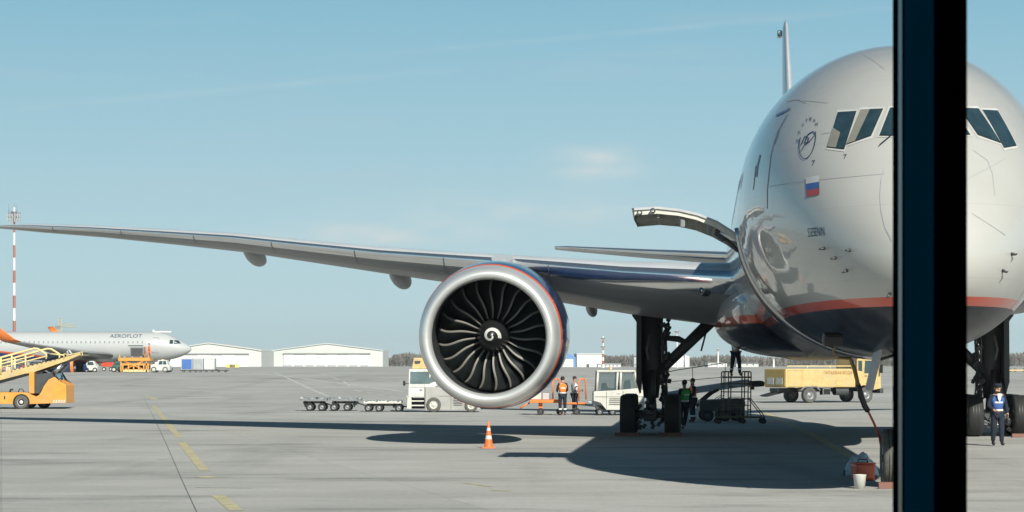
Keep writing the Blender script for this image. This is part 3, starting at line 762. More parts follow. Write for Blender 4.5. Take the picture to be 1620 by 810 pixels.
# outer skin, and ribs under it
for i in range(len(dp)-1):
    a, c = secs[i], secs[i+1]
    b.prism([a[0], c[0], c[1], a[1]], YD-0.02, YD+2.72, M_lgrey)
    b.prism([a[1], c[1], (c[1][0]+(c[2][0]-c[1][0])*0.55, c[1][1]+(c[2][1]-c[1][1])*0.55), (a[1][0]+(a[2][0]-a[1][0])*0.55, a[1][1]+(a[2][1]-a[1][1])*0.55)], YD+0.02, YD+0.10, M_dooredge)
    for yy in (YD+0.5, YD+1.0, YD+1.5, YD+2.0, YD+2.55): b.prism([a[1], c[1], c[2], a[2]], yy, yy+0.06, M_doorin)
    if i > 0: b.prism([a[1], (a[1][0]+0.05, a[1][1]), (a[2][0]+0.05, a[2][1]), a[2]], YD+0.11, YD+2.6, M_doorin)
a, c = secs[-2], secs[-1]
b.prism([c[0], (c[0][0]-0.05, c[0][1]), (c[2][0]-0.02, c[2][1]), c[2]], YD, YD+2.7, M_dgrey)
cd = b.build('cargo_door', plane)
def DP(px, py, y=YD): p = PMI @ P(px, py, 47.4); return Vector((p.x, y, p.z))
for (px, py) in ((1012,337),(1033,334)):
    b = MB(); p = DP(px, py, YD-0.06); b.lathe([(0,0.06),(0.05,0.06),(0.05,0.03),(0.12,0.03)], M_steel, (p, (0,-1,0)), 12); b.build('latch', cd)
for (px, py, h_) in ((1080,352,0.20),(1122,360,0.28)):
    b = MB(); p = DP(px, py, YD+0.15); b.box(p, (0.10, 0.12, h_), M_mgrey, bev=0.02); b.build('latch_bracket', cd)
b = MB(); b.tube([DP(1133,352,YD+0.3), DP(1148,378,YD+0.3), DP(1166,395,YD+0.3), DP(1182,394,YD+0.3)], 0.045, M_dgrey, 8)
b.tube([DP(1140,366,YD+0.15), DP(1181,390,YD+0.15)], 0.06, M_steel, 10); b.tube([DP(1142,364,YD+2.3), DP(1181,388,YD+2.3)], 0.06, M_steel, 10)
b.box(DP(1140,372,YD+0.25), (0.25,0.15,0.16), M_dgrey, Euler((0, math.radians(40), 0)), 0.02); b.build('door_actuator', cd)

# landing gear
def main_gear(side):
    x0, y0 = side*5.55, 37.2
    b = MB()
    b.tube([(x0,y0,4.6),(x0,y0,2.3),(x0,y0,1.2)], [0.42,0.36,0.25], M_dgrey, 20)
    b.tube([(x0,y0,1.3),(x0,y0,0.66)], [0.16,0.20], M_steel, 16)
    b.box((x0,y0,0.64), (0.42, 3.3, 0.34), M_dgrey, bev=0.06)
    for yy in (-1.47, 0, 1.47): b.tube([(x0-0.95, y0+yy, 0.66), (x0+0.95, y0+yy, 0.66)], 0.10, M_dgrey, 12)
    b.tube([(x0+0.05,y0-0.38,2.1),(x0+0.05,y0-0.62,1.45),(x0,y0-0.42,0.85)], [0.10,0.13,0.09], M_dgrey, 10)
    b.tube([(x0,y0,1.9),(x0+side*0.15,y0-0.5,2.8),(x0,y0-0.2,3.6)], 0.05, M_mgrey, 8)
    for k in range(0):   # hydraulic lines, clamps and brake units
        zz = 0.8+k*0.19; b.tube([(x0-side*0.30, y0-0.2, zz), (x0-side*0.42+random.uniform(-.05,.05), y0-0.32, zz+0.08), (x0-side*0.30, y0-0.22, zz+0.2)], 0.022, M_mgrey if k % 3 else M_steel, 6)
    rr_ = random.Random(5)
    for k in range(7):
        xa = x0-side*(0.36+0.03*k); pts_ = [(xa+rr_.uniform(-.05,.05), y0-0.3+rr_.uniform(-.1,.1), 0.8+j*0.45+rr_.uniform(-.1,.1)) for j in range(7)]
        b.tube(pts_, 0.018+0.008*(k % 3), M_dgrey if k % 3 else M_mgrey, 6)
    for k in range(26):
        b.box((x0-side*rr_.uniform(0.30,0.62), y0-rr_.uniform(0.1,0.45), rr_.uniform(0.9,3.9)), (rr_.uniform(.06,.16),0.12,rr_.uniform(.08,.26)), rr_.choice([M_dgrey,M_black,M_mgrey]), Euler((rr_.random(),rr_.random(),rr_.random())), 0.01)
    for k in range(24):
        b.box((x0+random.uniform(-0.4,0.4), y0-1.5+random.uniform(-0.25,0.1), 0.25+random.uniform(0,0.85)), (0.12,0.14,0.10), random.choice([M_mgrey, M_dgrey, M_steel]), Euler((random.random(),random.random(),0)), 0.01)
    o = b.build('main_landing_gear', plane)
    for yy in (-1.47, 0, 1.47):
        for s_ in (-1, 1): wheel(o, (x0+s_*0.72, y0+yy, 0.665), 0.665, 0.50, M_rub, M_mgrey, (1,0,0), rimf=0.45)
    b = MB(); b.tube([(x0-side*0.25, y0-0.15, 2.05), (x0-side*2.0, y0-0.3, 3.75)], [0.16,0.20], M_dgrey, 12)
    b.tube([(x0-side*0.3, y0-0.1, 3.2), (x0-side*0.9, y0-0.2, 3.15), (x0-side*1.35, y0-0.25, 2.95)], [0.08,0.11,0.07], M_dgrey, 10)
    b.tube([(x0-side*1.9, y0-0.4, 3.7), (x0-side*1.65, y0-0.45, 2.75)], 0.03, M_dgrey, 8); b.build('side_brace', o)
    b = MB(); b.prism([(x0+side*0.30, 4.55),(x0+side*0.62,4.45),(x0+side*0.60,3.9),(x0+side*0.46,3.7),(x0+side*0.47,1.75),(x0+side*0.36,1.35),(x0+side*0.30,1.9)], y0-0.95, y0+0.9, M_dgrey)
    b.build('gear_door', o)
main_gear(-1); main_gear(1)
b = MB(); y0 = 5.9
b.tube([(0,y0,3.0),(0,y0,1.5),(0,y0,0.55)], [0.20,0.16,0.11], M_lgrey, 16); b.tube([(-0.45,y0,0.535),(0.45,y0,0.535)], 0.08, M_dgrey, 12)
b.tube([(0,y0,1.6),(0,y0+1.3,2.7)], 0.08, M_lgrey, 10); b.box((0,y0-0.2,1.75),(0.5,0.2,0.3),M_mgrey,bev=0.03)
ng = b.build('nose_landing_gear', plane)
for s_ in (-1, 1): wheel(ng, (s_*0.28, y0, 0.545), 0.545, 0.34, M_rubgrey, M_lgrey, (1,0,0), rimf=0.5)
for s_ in (-1, 1):
    b = MB(); b.prism([(s_*0.55,2.62),(s_*0.60,2.62),(s_*0.78,1.85),(s_*0.73,1.83)], 4.2, 5.6, M_lgrey); b.tube([(s_*0.56,4.6,2.4),(s_*0.2,4.9,2.5)],0.03,M_dgrey,8); b.build('gear_door', ng)
b = MB(); b.tube([(-0.15,y0-0.35,1.9),(-0.15,y0-0.5,1.9)],[0.09,0.11],M_glass,12); b.build('taxi_light', ng)

# ------------------------------------------------------------ ground equipment near the nose
p0 = PM @ Vector((-1.15, 5.2, 0)); tp = thing('ground_power_cable', 'black power cable hanging from the airliner belly, its lower end red', 'cable', (p0.x, p0.y, 0))
iv = Matrix.Translation(-Vector((p0.x, p0.y, 0)))
def W(px, py, Y): return iv @ P(px, py, Y)
b = MB(); b.tube([W(1322,546,40.2),W(1318,556,40.3),W(1326,566,40.4),W(1345,567,40.6),W(1352,585,40.8),W(1358,610,41.0)], [0.02,0.02,0.025,0.03,0.04,0.035], mat('tan_cable_sleeve', (0.22,0.15,0.06), 0.7), 10)
b.build('cable', tp)
b = MB(); b.tube([W(1357.5,608,40.98),W(1363,628,41.15),W(1368,642,41.25),W(1373,650,41.3)], [0.045,0.055,0.055,0.05], M_black, 10); b.build('cable_joint', tp)
b = MB(); b.tube([W(1372,648,41.3),W(1382,668,41.5),W(1391,690,41.8),W(1398,730,42.6),W(1402,757,43.4)], 0.022, mat('dull_red_sleeve', (0.32,0.07,0.04), 0.6), 10); b.build('red_cable_end', tp)
b = MB(); b.box(W(1317,537,39.9), (0.36,0.22,0.24), M_black, Euler((0.2,0,0.1)), 0.06); b.build('plug', tp)
M_chock = mat('worn_red_chock_paint', (0.19, 0.085, 0.065), 0.7, dirt=(0.3,0.2,0.16))
def chock(label, loc, w_=0.5, rz=-TH):
    t = MB(); t.prism([(-0.11,0),(0.11,0),(0.04,0.12),(-0.04,0.12)], -w_/2, w_/2, M_chock, plane='yz', bev=0.015)
    o = t.build('wheel_chock', None, loc, (0,0,rz)); tag(o, label, 'wheel chock', 'red chocks at the airliner wheels'); return o
chock('red wheel chock in front of the airliner nose wheel', (PM@Vector((-0.18,5.9-0.62,0)))+Vector((0,0,0.002)), 0.75)
chock('red chock under the left tyre of the main gear beside the engine', PM@Vector((-6.25,35.0-0.15,0.002)), 0.8)
chock('red chock under the tyre next to the green-vested worker', PM@Vector((-4.85,35.0-0.15,0.002)), 0.7)
chock('red chock at the gear behind the woman in the blue vest', PM@Vector((6.35,35.0-0.15,0.002)), 0.9)
# bucket, orange bag and plastic sheet beside the nose wheel
q = G(1360,773); b = MB(); b.lathe([(0,0.0),(0,0.105),(0.28,0.135),(0.29,0.14),(0.29,0.128),(0.27,0.12),(0.02,0.09)], M_white, ((0,0,0),(0,0,1)), 24)
bk = thing('bucket', 'small white bucket standing by the nose wheel in front of the orange box', 'bucket', q); bk.scale = (0.9,)*3; b.build('bucket_body', bk)
b = MB(); b.tube([(0.135*math.cos(a), -0.02, 0.28-0.06*math.sin(a)) for a in [PI*k/8 for k in range(9)]], 0.006, M_steel, 6); b.build('handle', bk)
q = G(1365,760); bx = thing('tool_box', 'orange-red box standing behind the white bucket by the nose wheel', 'box', q)
b = MB(); b.box((0,0,0.17),(0.40,0.34,0.32),M_redor,Euler((0,0,0.2)),0.04); b.box((0.0,0,0.345),(0.42,0.36,0.03),M_red,Euler((0,0,0.2)),0.01); b.build('box_body', bx)
b = MB(); b.tube([(-0.1,0,0.36),(-0.08,0,0.42),(0.08,0,0.42),(0.1,0,0.36)],0.012,M_black,6); b.build('handle', bx)
M_sheet = mat('pale_plastic_sheet', (0.42, 0.50, 0.55), 0.25, coat=0.3, var=0.3, scale=6)
b = MB(); rows = []
for i in range(13):
    row = []
    for k in range(13):
        u, v = i/12*2-1, k/12*2-1; rr = math.hypot(u*0.85, v)
        z = max(0, 0.46*(1-rr**2.2))+0.05*math.sin(9*u+3*v)*(1-min(rr,1)) + 0.04*random.random()
        row.append(b.bm.verts.new((u*0.34-0.03*v, v*0.22, max(z, 0.003))))
    rows.append(row)
for i in range(12):
    for k in range(12): b._fin([b.bm.faces.new((rows[i][k],rows[i+1][k],rows[i+1][k+1],rows[i][k+1]))], M_sheet, False)
tag(b.build('plastic_sheet', None, G(1362,754)), 'crumpled pale blue plastic sheet heaped behind the orange box', 'plastic sheet')
# traffic cone
q = G(773,709); cn = thing('traffic_cone', 'orange traffic cone with white bands standing in front of the engine', 'traffic cone', q)
M_cone = mat('orange_cone_plastic', (0.85, 0.16, 0.03), 0.45, var=0.08)
b = MB(); b.lathe([(0.03,0.125),(0.25,0.092)], M_cone, ((0,0,0),(0,0,1)), 28); b.lathe([(0.35,0.077),(0.48,0.057)], M_cone, ((0,0,0),(0,0,1)), 28); b.lathe([(0.56,0.045),(0.74,0.022),(0.75,0.015),(0.74,0.0)], M_cone, ((0,0,0),(0,0,1)), 28)
b.build('cone_body', cn)
b = MB(); b.lathe([(0.25,0.0935),(0.35,0.0785)], M_white, ((0,0,0),(0,0,1)), 28); b.lathe([(0.48,0.0585),(0.56,0.0465)], M_white, ((0,0,0),(0,0,1)), 28); b.build('white_bands', cn)
b = MB(); b.box((0,0,0.017),(0.36,0.36,0.034),M_cone,None,0.012); b.build('cone_base', cn)

# ------------------------------------------------------------ the terminal the camera stands in
M_mull = mat('aluminium_sky_tint', (0.003, 0.095, 0.145), 0.8, metal=0.0, coat=0.0, spec=0.0, var=0.10, scale=2)  # side of the post: the blue sky sheen is put into the base colour
M_glint = mat('brushed_bead', (0.09,0.15,0.18), 0.35, metal=0.5)
M_mullb = mat('black_aluminium', (0.005, 0.007, 0.009), 0.9, spec=0.0)
M_facade = mat('terminal_cladding', (0.30, 0.32, 0.33), 0.5, var=0.1, scale=0.3)
M_inner = mat('terminal_interior', (0.20, 0.22, 0.23), 0.8)
tm = thing('terminal_building', 'terminal building with a dark window post seen close up at the right', 'terminal building', (0, 2.6, 0))
XF = (1477-810)/F*2.5
def YS(px): return XF*F/(px-810)-2.6        # depth along the side face seen at that column
b = MB(); b.prism([(XF,YS(1477)),(XF,YS(1431)),(XF+0.012,YS(1430.5)),(XF+0.012,YS(1426)),(XF+0.034,YS(1426)+0.002),(XF+0.034,YS(1477))], 0.6, 6.4, M_mull, plane='xy')
mu = b.build('window_post', tm)
b = MB(); b.prism([(XF+0.001,YS(1425.5)),(XF+0.001,YS(1420)),(XF+0.033,YS(1420)),(XF+0.033,YS(1425.5))], 0.6, 6.4, M_glint, plane='xy'); b.build('aluminium_bead', mu)
b = MB(); b.prism([(XF+0.002,YS(1419.5)),(XF+0.001,YS(1411)),(XF+0.033,YS(1411)),(XF+0.033,YS(1419.5))], 0.6, 6.4, M_mullb, plane='xy'); b.build('rubber_gasket', mu)
b = MB(); b.prism([(XF,-0.103),((1529-810)/F*2.5,-0.103),((1529-810)/F*2.5,-0.02),(XF+0.036,-0.02),(XF+0.036,-0.099),(XF,-0.1005)], 0.6, 6.4, M_mullb, plane='xy'); b.build('front_cap', mu)
b = MB(); b.box((0,-6,0.60),(60,12,0.2),M_inner); b.build('floor', tm)
b = MB(); b.box((0,-6,6.5),(60,12,0.25),M_facade); b.box((0,-0.15,9.2),(60,0.3,5.1),M_facade); b.build('roof', tm)
for (x0_, x1_) in ((-30,-6.2),(6.2,30)):
    b = MB(); b.box(((x0_+x1_)/2,-0.15,3.3),(x1_-x0_,0.28,6.2),M_facade)
    wl = b.build('wall', tm)
    for k in range(6):
        b = MB(); b.box((x0_+ (k+0.5)*(x1_-x0_)/6, 0.02, 3.6),((x1_-x0_)/6-0.5,0.06,3.6),M_glass); b.build('window', wl)
b = MB(); b.box((0,-11.9,3.4),(60,0.2,6.0),M_inner); b.build('wall', tm)
b = MB(); b.box((0,-0.15,0.3),(12.4,0.28,0.6),M_facade); b.build('wall', tm)

# ------------------------------------------------------------ side-on vehicles: profile points are given in a scaled side view
def rider(px0, base, rz=0.0):
    """ground point under (px0, base), and a converter into metres beside it"""
    g0 = G(px0, base); s_ = F/g0.y
    def q(px, py): return ((px-px0)/s_, (base-py)/s_)
    return g0, s_, q
def pq(q, pts): return [q(*p) for p in pts]
def box2(b, q, x0, y0, x1, y1, ya, yb, m, bev=0.0):
    a, c = q(x0, y1), q(x1, y0); b.box(((a[0]+c[0])/2, (ya+yb)/2, (a[1]+c[1])/2), (abs(c[0]-a[0]), abs(yb-ya), abs(c[1]-a[1])), m, None, bev)
def T(q, pts, y, r, m, b, n=8): b.tube([(q(px, py)[0], y, q(px, py)[1]) for px, py in pts], r, m, n)

# passenger steps truck at the left
g0, s_, q = rider(41, 646.5); t = thing('stair_truck', 'orange truck with a sloping covered stairway and pale handrails at the left', 'stair truck', g0)
b = MB(); b.prism(pq(q, [(-70,620),(50,620.5),(57,624),(64,628),(70,625),(76,611),(84,600),(93,596),(101,603),(111,609),(111.5,637),(55,638.5),(-70,638)]), -1.1, 1.1, M_orange, bev=0.03)
b.prism(pq(q, [(53,588),(61,588),(61,622),(53,622)]), -1.08, 1.08, M_orange, bev=0.02)
bd = b.build('body', t)
b = MB(); b.lathe([(0,0.44),(0.02,0.44)], M_black, ((q(41,636)[0], -1.085, q(41,636)[1]), (0,-1,0)), 20); b.lathe([(0.02,0.44),(0.021,0.0)], M_black, ((q(41,636)[0], -1.085, q(41,636)[1]), (0,-1,0)), 20); b.build('wheel_arch', bd)
for k in range(5): 
    b = MB(); x = 92+k*4; b.prism(pq(q, [(x,632),(x+2,632),(x+0.5,637),(x-1.5,637)]), -1.125, -1.105, M_white); b.build('chevron', bd)
b = MB(); b.prism(pq(q, [(62,592),(91,589),(98,601),(84,599),(75,611),(68,622),(62,622)]), -0.95, 0.95, M_dgrey); b.build('cab', t)
b = MB(); b.tube([(q(91,589)[0],-1.0,q(91,589)[1]),(q(99,602)[0],-1.0,q(99,602)[1])],0.05,M_black,8); b.tube([(q(91,589)[0],1.0,q(91,589)[1]),(q(99,602)[0],1.0,q(99,602)[1])],0.05,M_black,8)
b.tube([(q(91,589)[0],-1.0,q(91,589)[1]),(q(91,589)[0],1.0,q(91,589)[1])],0.05,M_black,8); b.box((q(95,596)[0],0,q(95,596)[1]),(0.03,1.9,0.42),M_cabglass,Euler((0,-0.5,0))); b.build('windscreen', t)
b = MB(); T(q, [(99,600),(104,598)], -1.15, 0.02, M_black, b); b.box((q(105,597)[0],-1.15,q(105,597)[1]),(0.08,0.16,0.28),M_black,None,0.02); b.build('mirror', t)
b = MB(); b.ball((q(73,592)[0],-0.3,q(73,592)[1]), 0.16, M_black); b.box((q(71,603)[0],-0.3,q(71,603)[1]),(0.45,0.5,0.6),M_black,None,0.05); b.build('driver_seat', t)
b = MB()
b.prism(pq(q, [(-70,608),(105,566),(131,558.5),(134,561),(112,570.5),(60,588.5),(45,591.5),(-70,623)]), -0.95, -0.80, M_yellow, bev=0.02)
b.prism(pq(q, [(-70,608),(105,566),(131,558.5),(134,561),(112,570.5),(60,588.5),(45,591.5),(-70,623)]), 0.80, 0.95, M_yellow, bev=0.02)
b.prism(pq(q, [(-70,612),(105,569),(131,561),(131,563),(105,572),(-70,616)]), -0.8, 0.8, M_dgrey)
st = b.build('stairway', t)
b = MB(); b.prism(pq(q, [(-70,621),(48,590.5),(48,591.8),(-70,624.5)]), -0.97, 0.97, M_black); b.build('under_rail', st)
b = MB(); 
for k in range(12): x = 30+k*7; yb = 584-(x-30)*0.24; b.box((q(x,yb)[0],-0.96,q(x,yb)[1]),(0.09,0.03,0.05),M_dgrey)
b.box((q(123,562)[0],0,q(123,562)[1]),(0.85,1.7,0.20),M_paleyel,Euler((0,-0.22,0)),0.03); b.build('landing', st)
b = MB(); T(q, [(56,621),(103,577)], -0.75, 0.085, M_lgrey, b, 10); T(q, [(85,594),(103,577)], -0.75, 0.12, M_steel, b, 10); b.build('lifting_ram', t)
b = MB(); T(q, [(56,621),(103,577)], 0.75, 0.085, M_lgrey, b, 10); b.build('lifting_ram', t)
for y in (-0.95, 0.95):
    dx = 0 if y < 0 else 9
    b = MB(); T(q, [(-60+dx,582),(0+dx,568),(60+dx,551.5),(66+dx,552),(79+dx,560),(79+dx,568)], y, 0.055, M_paleyel, b); T(q, [(-60+dx,592),(0+dx,578),(60+dx,563)], y, 0.03, M_paleyel, b)
    for x in (-50,-20,3,8,25): T(q, [(x+dx,580-(x+50)*0.24),(x+dx,606-(x+50)*0.235)], y, 0.045, M_paleyel, b)
    T(q, [(86+dx,560),(107+dx,562),(107+dx,568)], y, 0.04, M_paleyel, b); b.build('handrail', t)
b = MB(); T(q,[(107,563),(103,556),(106,554),(112,562)], 0.5, 0.05, M_lgrey, b); b.build('side_guard', t)
for yy in (-1.02, 1.02): wheel(t, (q(41,636)[0], yy, 0.36), 0.36, 0.26, M_rubgrey, M_white)
wheel(t, (q(62,636)[0]+0.1, 0.75, 0.36), 0.36, 0.26, M_rub, M_white); wheel(t, (q(-50,636)[0], -1.0, 0.36), 0.36, 0.26, M_rubgrey, M_white)
b = MB(); T(q,[(22,620),(23,616),(27,616)], -0.9, 0.05, M_black, b); T(q,[(35,620),(37,615),(42,615.5),(44,620)], -0.9, 0.03, M_dgrey, b); b.box((q(15,628.5)[0],-1.11,q(15,628.5)[1]),(0.06,0.03,0.16),M_black); b.build('deck_fittings', t)

# flat baggage dollies
def dolly(px0, px1, base, deck, label, wheels, group='flat dollies in the train behind the tractor', rub=M_rub, wr=0.2, m=M_mgrey, tow=True):
    g0, s_, q = rider((px0+px1)/2, base); t = thing('baggage_dolly', label, 'baggage dolly', g0, 0, group)
    hl = (px1-px0)/2/s_; z = (base-deck)/s_
    b = MB(); 
    for y in (-0.75, 0.75): b.box((0,y,z-0.06),(2*hl,0.08,0.12),m,None,0.01)
    for x in (-hl+0.04, 0, hl-0.04): b.box((x,0,z-0.06),(0.08,1.42,0.11),m)
    n = int(2*hl/0.16)
    for k in range(n): x = -hl+0.12+k*0.16; b.tube([(x,-0.69,z-0.01),(x,0.69,z-0.01)],0.035,M_steel if k%3 else M_lgrey,6)
    for x in (-hl*0.85,-hl*0.3,hl*0.3,hl*0.85): b.box((x,-0.8,z+0.03),(0.10,0.05,0.09),random.choice([M_steel,M_mgrey,M_dgrey,M_lgrey]))
    b.build('deck', t)
    b = MB(); b.box((0,0,z-0.2),(2*hl*0.8,0.5,0.1),M_black)
    for x in (-hl*0.6, hl*0.6): b.box((x,0,z*0.5+0.02),(0.14,1.2,0.1),M_black); b.tube([(x,-0.5,z-0.12),(x,-0.55,wr)],0.04,M_dgrey,6)
    b.build('chassis', t)
    for x in wheels:
        for y in (-0.62, 0.62): wheel(t, ((x-(px0+px1)/2)/s_, y, wr), wr, 0.13, rub, M_mgrey)
    if tow:
        b = MB(); b.tube([(hl*0.6,0,z-0.2),(hl+0.35,0,0.22),(hl+0.55,0,0.2)],0.035,M_dgrey,6); b.build('tow_bar', t)
    return t
dolly(476, 519, 650, 630, 'leftmost flat baggage dolly in the train behind the white tractor', (492, 511))
dolly(521, 572, 650, 630, 'second flat baggage dolly in the train, with the longest deck', (530, 551))
dolly(577, 636, 651, 634, 'flat baggage dolly coupled right behind the white tractor', (584, 601, 632), m=M_cream, wr=0.19)

# white tractor partly behind the engine
g0, s_, q = rider(690, 651.5); t = thing('baggage_tractor', 'white and grey tractor with an orange roof box, half hidden by the engine', 'baggage tractor', g0)
M_gbody = mat('dusty_grey_panel', (0.36,0.355,0.34), 0.6, dirt=(0.28,0.27,0.25))
b = MB(); b.prism(pq(q, [(673,612),(688,611),(700,614),(715,622),(760,624),(760,648),(697,648),(695,640),(690,635),(684,635),(679,640),(678,648),(673,648)]), -0.85, 0.85, M_gbody, bev=0.02); bd = b.build('body', t)
b = MB()
for (xa,ya,xb,yb) in ((697,626,757,626.5),(714,622,714.5,647),(736,624,736.5,646),(674,612,674.4,647)): box2(b,q,xa,ya,xb,yb,-0.862,-0.852,M_dgrey)
for k in range(5): box2(b,q,718,630+k*2.5,732,631+k*2.5,-0.864,-0.852,M_dgrey)
b.build('side_panel', bd)
M_cabin = M_white
b = MB(); b.prism(pq(q, [(648,584),(684,584),(692,611),(673,613),(673,628),(647,628)]), -0.80, 0.80, M_cabin, bev=0.03)
b.prism(pq(q, [(646,628),(652,628),(652,646),(645,646)]), -0.8, 0.8, M_cream); b.box((q(662,634)[0],0,q(662,634)[1]),(0.62,1.4,0.06),M_cream); b.box((q(662,641)[0],0,q(662,641)[1]),(0.62,1.5,0.06),M_cream); b.box((q(662,638)[0],0.2,q(662,638)[1]),(0.62,1.0,0.5),M_black)
cb = b.build('cab', t)
b = MB(); b.prism(pq(q, [(650.5,588),(680,588),(681,607),(650,607)]), -0.815, 0.815, M_cabglass); b.build('window', cb)
b = MB(); box2(b,q,649,612,672,612.5,-0.812,-0.80,M_mgrey); box2(b,q,672.2,586,672.7,628,-0.812,-0.80,M_mgrey); box2(b,q,665,616,669,617,-0.83,-0.80,M_black); b.build('door_seam', cb)
b = MB(); b.prism(pq(q, [(685,591),(690,603),(678,607),(676,606)]), -0.817, 0.817, M_cabglass); b.build('window', cb)
b = MB(); b.box((q(641,606)[0],-0.95,q(641,606)[1]),(0.12,0.1,0.24),M_black,None,0.03); b.tube([(q(641,606)[0],-0.95,q(641,606)[1]),(q(648,607)[0],-0.8,q(648,607)[1])],0.02,M_black,6); b.build('mirror', cb)
b = MB(); b.lathe([(0,0.11),(0.05,0.10),(0.07,0)], M_cream, ((q(647.5,628)[0]-0.05,-0.6,q(647.5,628)[1]),(-1,0,0)),14); b.build('headlight', t)
b = MB(); b.prism(pq(q, [(652,583.5),(655,566),(673,566),(675,572),(676,583.5)]), -0.35, 0.35, M_yellow, bev=0.03); b.prism(pq(q,[(656,571),(666,571),(665,575),(657,576)]), -0.362,-0.352, M_dgrey); b.build('roof_box', t)
for y in (-0.80, 0.80):
    wheel(t, (q(687,640)[0], y, 0.36), 0.36, 0.24, M_rubgrey, M_cream); wheel(t, (q(746,643)[0], y, 0.32), 0.32, 0.24, M_rubgrey, M_cream)

# cart with orange hoops
g0, s_, q = rider(865, 656); t = thing('orange_cart', 'baggage cart with orange end hoops loaded with pale boxes beside the engine', 'baggage cart', g0)
b = MB(); box2(b,q,838,632,884,637,-0.75,0.75,M_tangerine,0.02); box2(b,q,852,637,858,646,-0.5,0.5,M_tangerine); b.build('deck', t)
for x in (874, 915):
    b = MB(); xx = q(x,0)[0]
    b.tube([(xx,-0.7,q(0,634)[1]),(xx,-0.7,q(0,604)[1]),(xx+0.06,-0.62,q(0,600)[1]),(xx+0.25,-0.45,q(0,599)[1]),(xx+0.32,-0.4,q(0,603)[1]),(xx+0.34,-0.4,q(0,632)[1])],0.035,M_tangerine,8); b.build('end_hoop', t)
b = MB(); b.tube([(q(883,0)[0],-0.5,q(0,638)[1]),(q(926,0)[0],-0.5,q(0,638)[1])],0.05,M_tangerine,8); b.build('frame_rail', t)
for x in (855, 885, 912): wheel(t, (q(x,0)[0], -0.55, 0.16), 0.16, 0.12, M_rub, M_dgrey)
b = MB(); b.tube([(q(838,0)[0],0,q(0,637)[1]),(q(822,0)[0],0,q(0,646)[1])],0.04,M_tangerine,6); b.build('tow_bar', t)
for (x0,y0,x1,y1,m_,lb) in ((840,618,856,631.8,M_cream,'pale carton at the engine end of the orange cart'),(858,622,870,631.8,M_lgrey,'small grey case beside the carton on the orange cart'),(850,610,860,617.8,M_cream,'small pale carton on top of the larger one on the orange cart')):
    b = MB(); box2(b,q,x0,y0,x1,y1,-0.4,0.3,m_,0.03); tag(b.build('carton', None, g0), lb, 'carton')

# white tractor between the workers and the main gear
g0, s_, q = rider(975, 656.5); t = thing('baggage_tractor', 'cream tractor with a glazed cab standing just left of the main landing gear', 'baggage tractor', g0)
b = MB(); b.prism(pq(q, [(938,619),(975,617),(1006,614),(1018,618),(1018,648),(958,648),(950,636),(938,634)]), -0.85, 0.85, M_cream, bev=0.03); bd = b.build('body', t)
b = MB()
for (xa,ya,xb,yb) in ((945,588,943,619),(976,588,974,619),(981,588,980,617),(1003,588,1008,615)):
    for y in (-0.78,0.78): b.tube([(q(xa,ya)[0],y,q(xa,ya)[1]),(q(xb,yb)[0],y,q(xb,yb)[1])],0.055,M_cream,6)
b.prism(pq(q, [(943,585.5),(1002,585.5),(1005,588.5),(943,588.5)]), -0.85, 0.85, M_cream, bev=0.02)
cb = b.build('cab', t)
for pts in ([(946,589),(975,589),(973,619),(944,619)],[(982,589),(1002,589),(1006,614),(981,616)]):
    b = MB(); b.prism(pq(q, pts), -0.76, -0.74, M_clear); b.build('window', cb)
b = MB(); b.prism(pq(q, [(952,606),(959,605),(960,614),(971,614),(972,619),(950,619)]), -0.4, 0.1, M_black, bev=0.03); b.build('seat', t)
b = MB(); b.prism(pq(q, [(988,603),(996,601),(998,615),(986,616)]), -0.3, 0.3, M_dgrey, bev=0.03); T(q,[(979,606),(975,612),(973,619)],0,0.03,M_black,b,6); b.build('dashboard', t)
b = MB()
for (xa,ya,xb,yb) in ((958,619.5,958.6,646),(984,618,984.6,647),(940,627,1017,627.6),(986,636,1016,636.5)): box2(b,q,xa,ya,xb,yb,-0.862,-0.852,M_dgrey)
for k in range(4): box2(b,q,962,630+k*3,980,631+k*3,-0.865,-0.852,M_black)
box2(b,q,975,622,979,623,-0.875,-0.855,M_steel); b.build('side_panel', bd)
b = MB(); b.lathe([(0,0.09),(0.04,0.08),(0.05,0)], M_lgrey, ((q(938,0)[0],-0.6,q(0,624)[1]),(-1,0,0)),12); b.build('headlight', bd)
b = MB(); b.prism(pq(q,[(928,634),(975,636),(976,640),(940,642)]), -0.6,0.6, M_lgrey, bev=0.02); b.prism(pq(q,[(940,641),(974,641),(970,648),(944,648)]), -0.6,0.6, M_dgrey); b.build('coupling_platform', t)
b = MB(); b.lathe([(0,0.07),(0.12,0.07),(0.16,0.0)], M_yellow, ((q(966,585)[0],0,q(966,585)[1]),(0,0,1)),12); b.lathe([(0,0.05),(-0.06,0.05)], M_dgrey, ((q(966,585)[0],0,q(966,585)[1]),(0,0,1)),12); b.build('beacon', cb)
for x, r_ in ((948,0.16),(968,0.16),(1005,0.33)):
    for y in (-0.7,0.7): wheel(t, (q(x,0)[0], y, r_), r_, 0.2, M_rub, M_mgrey)

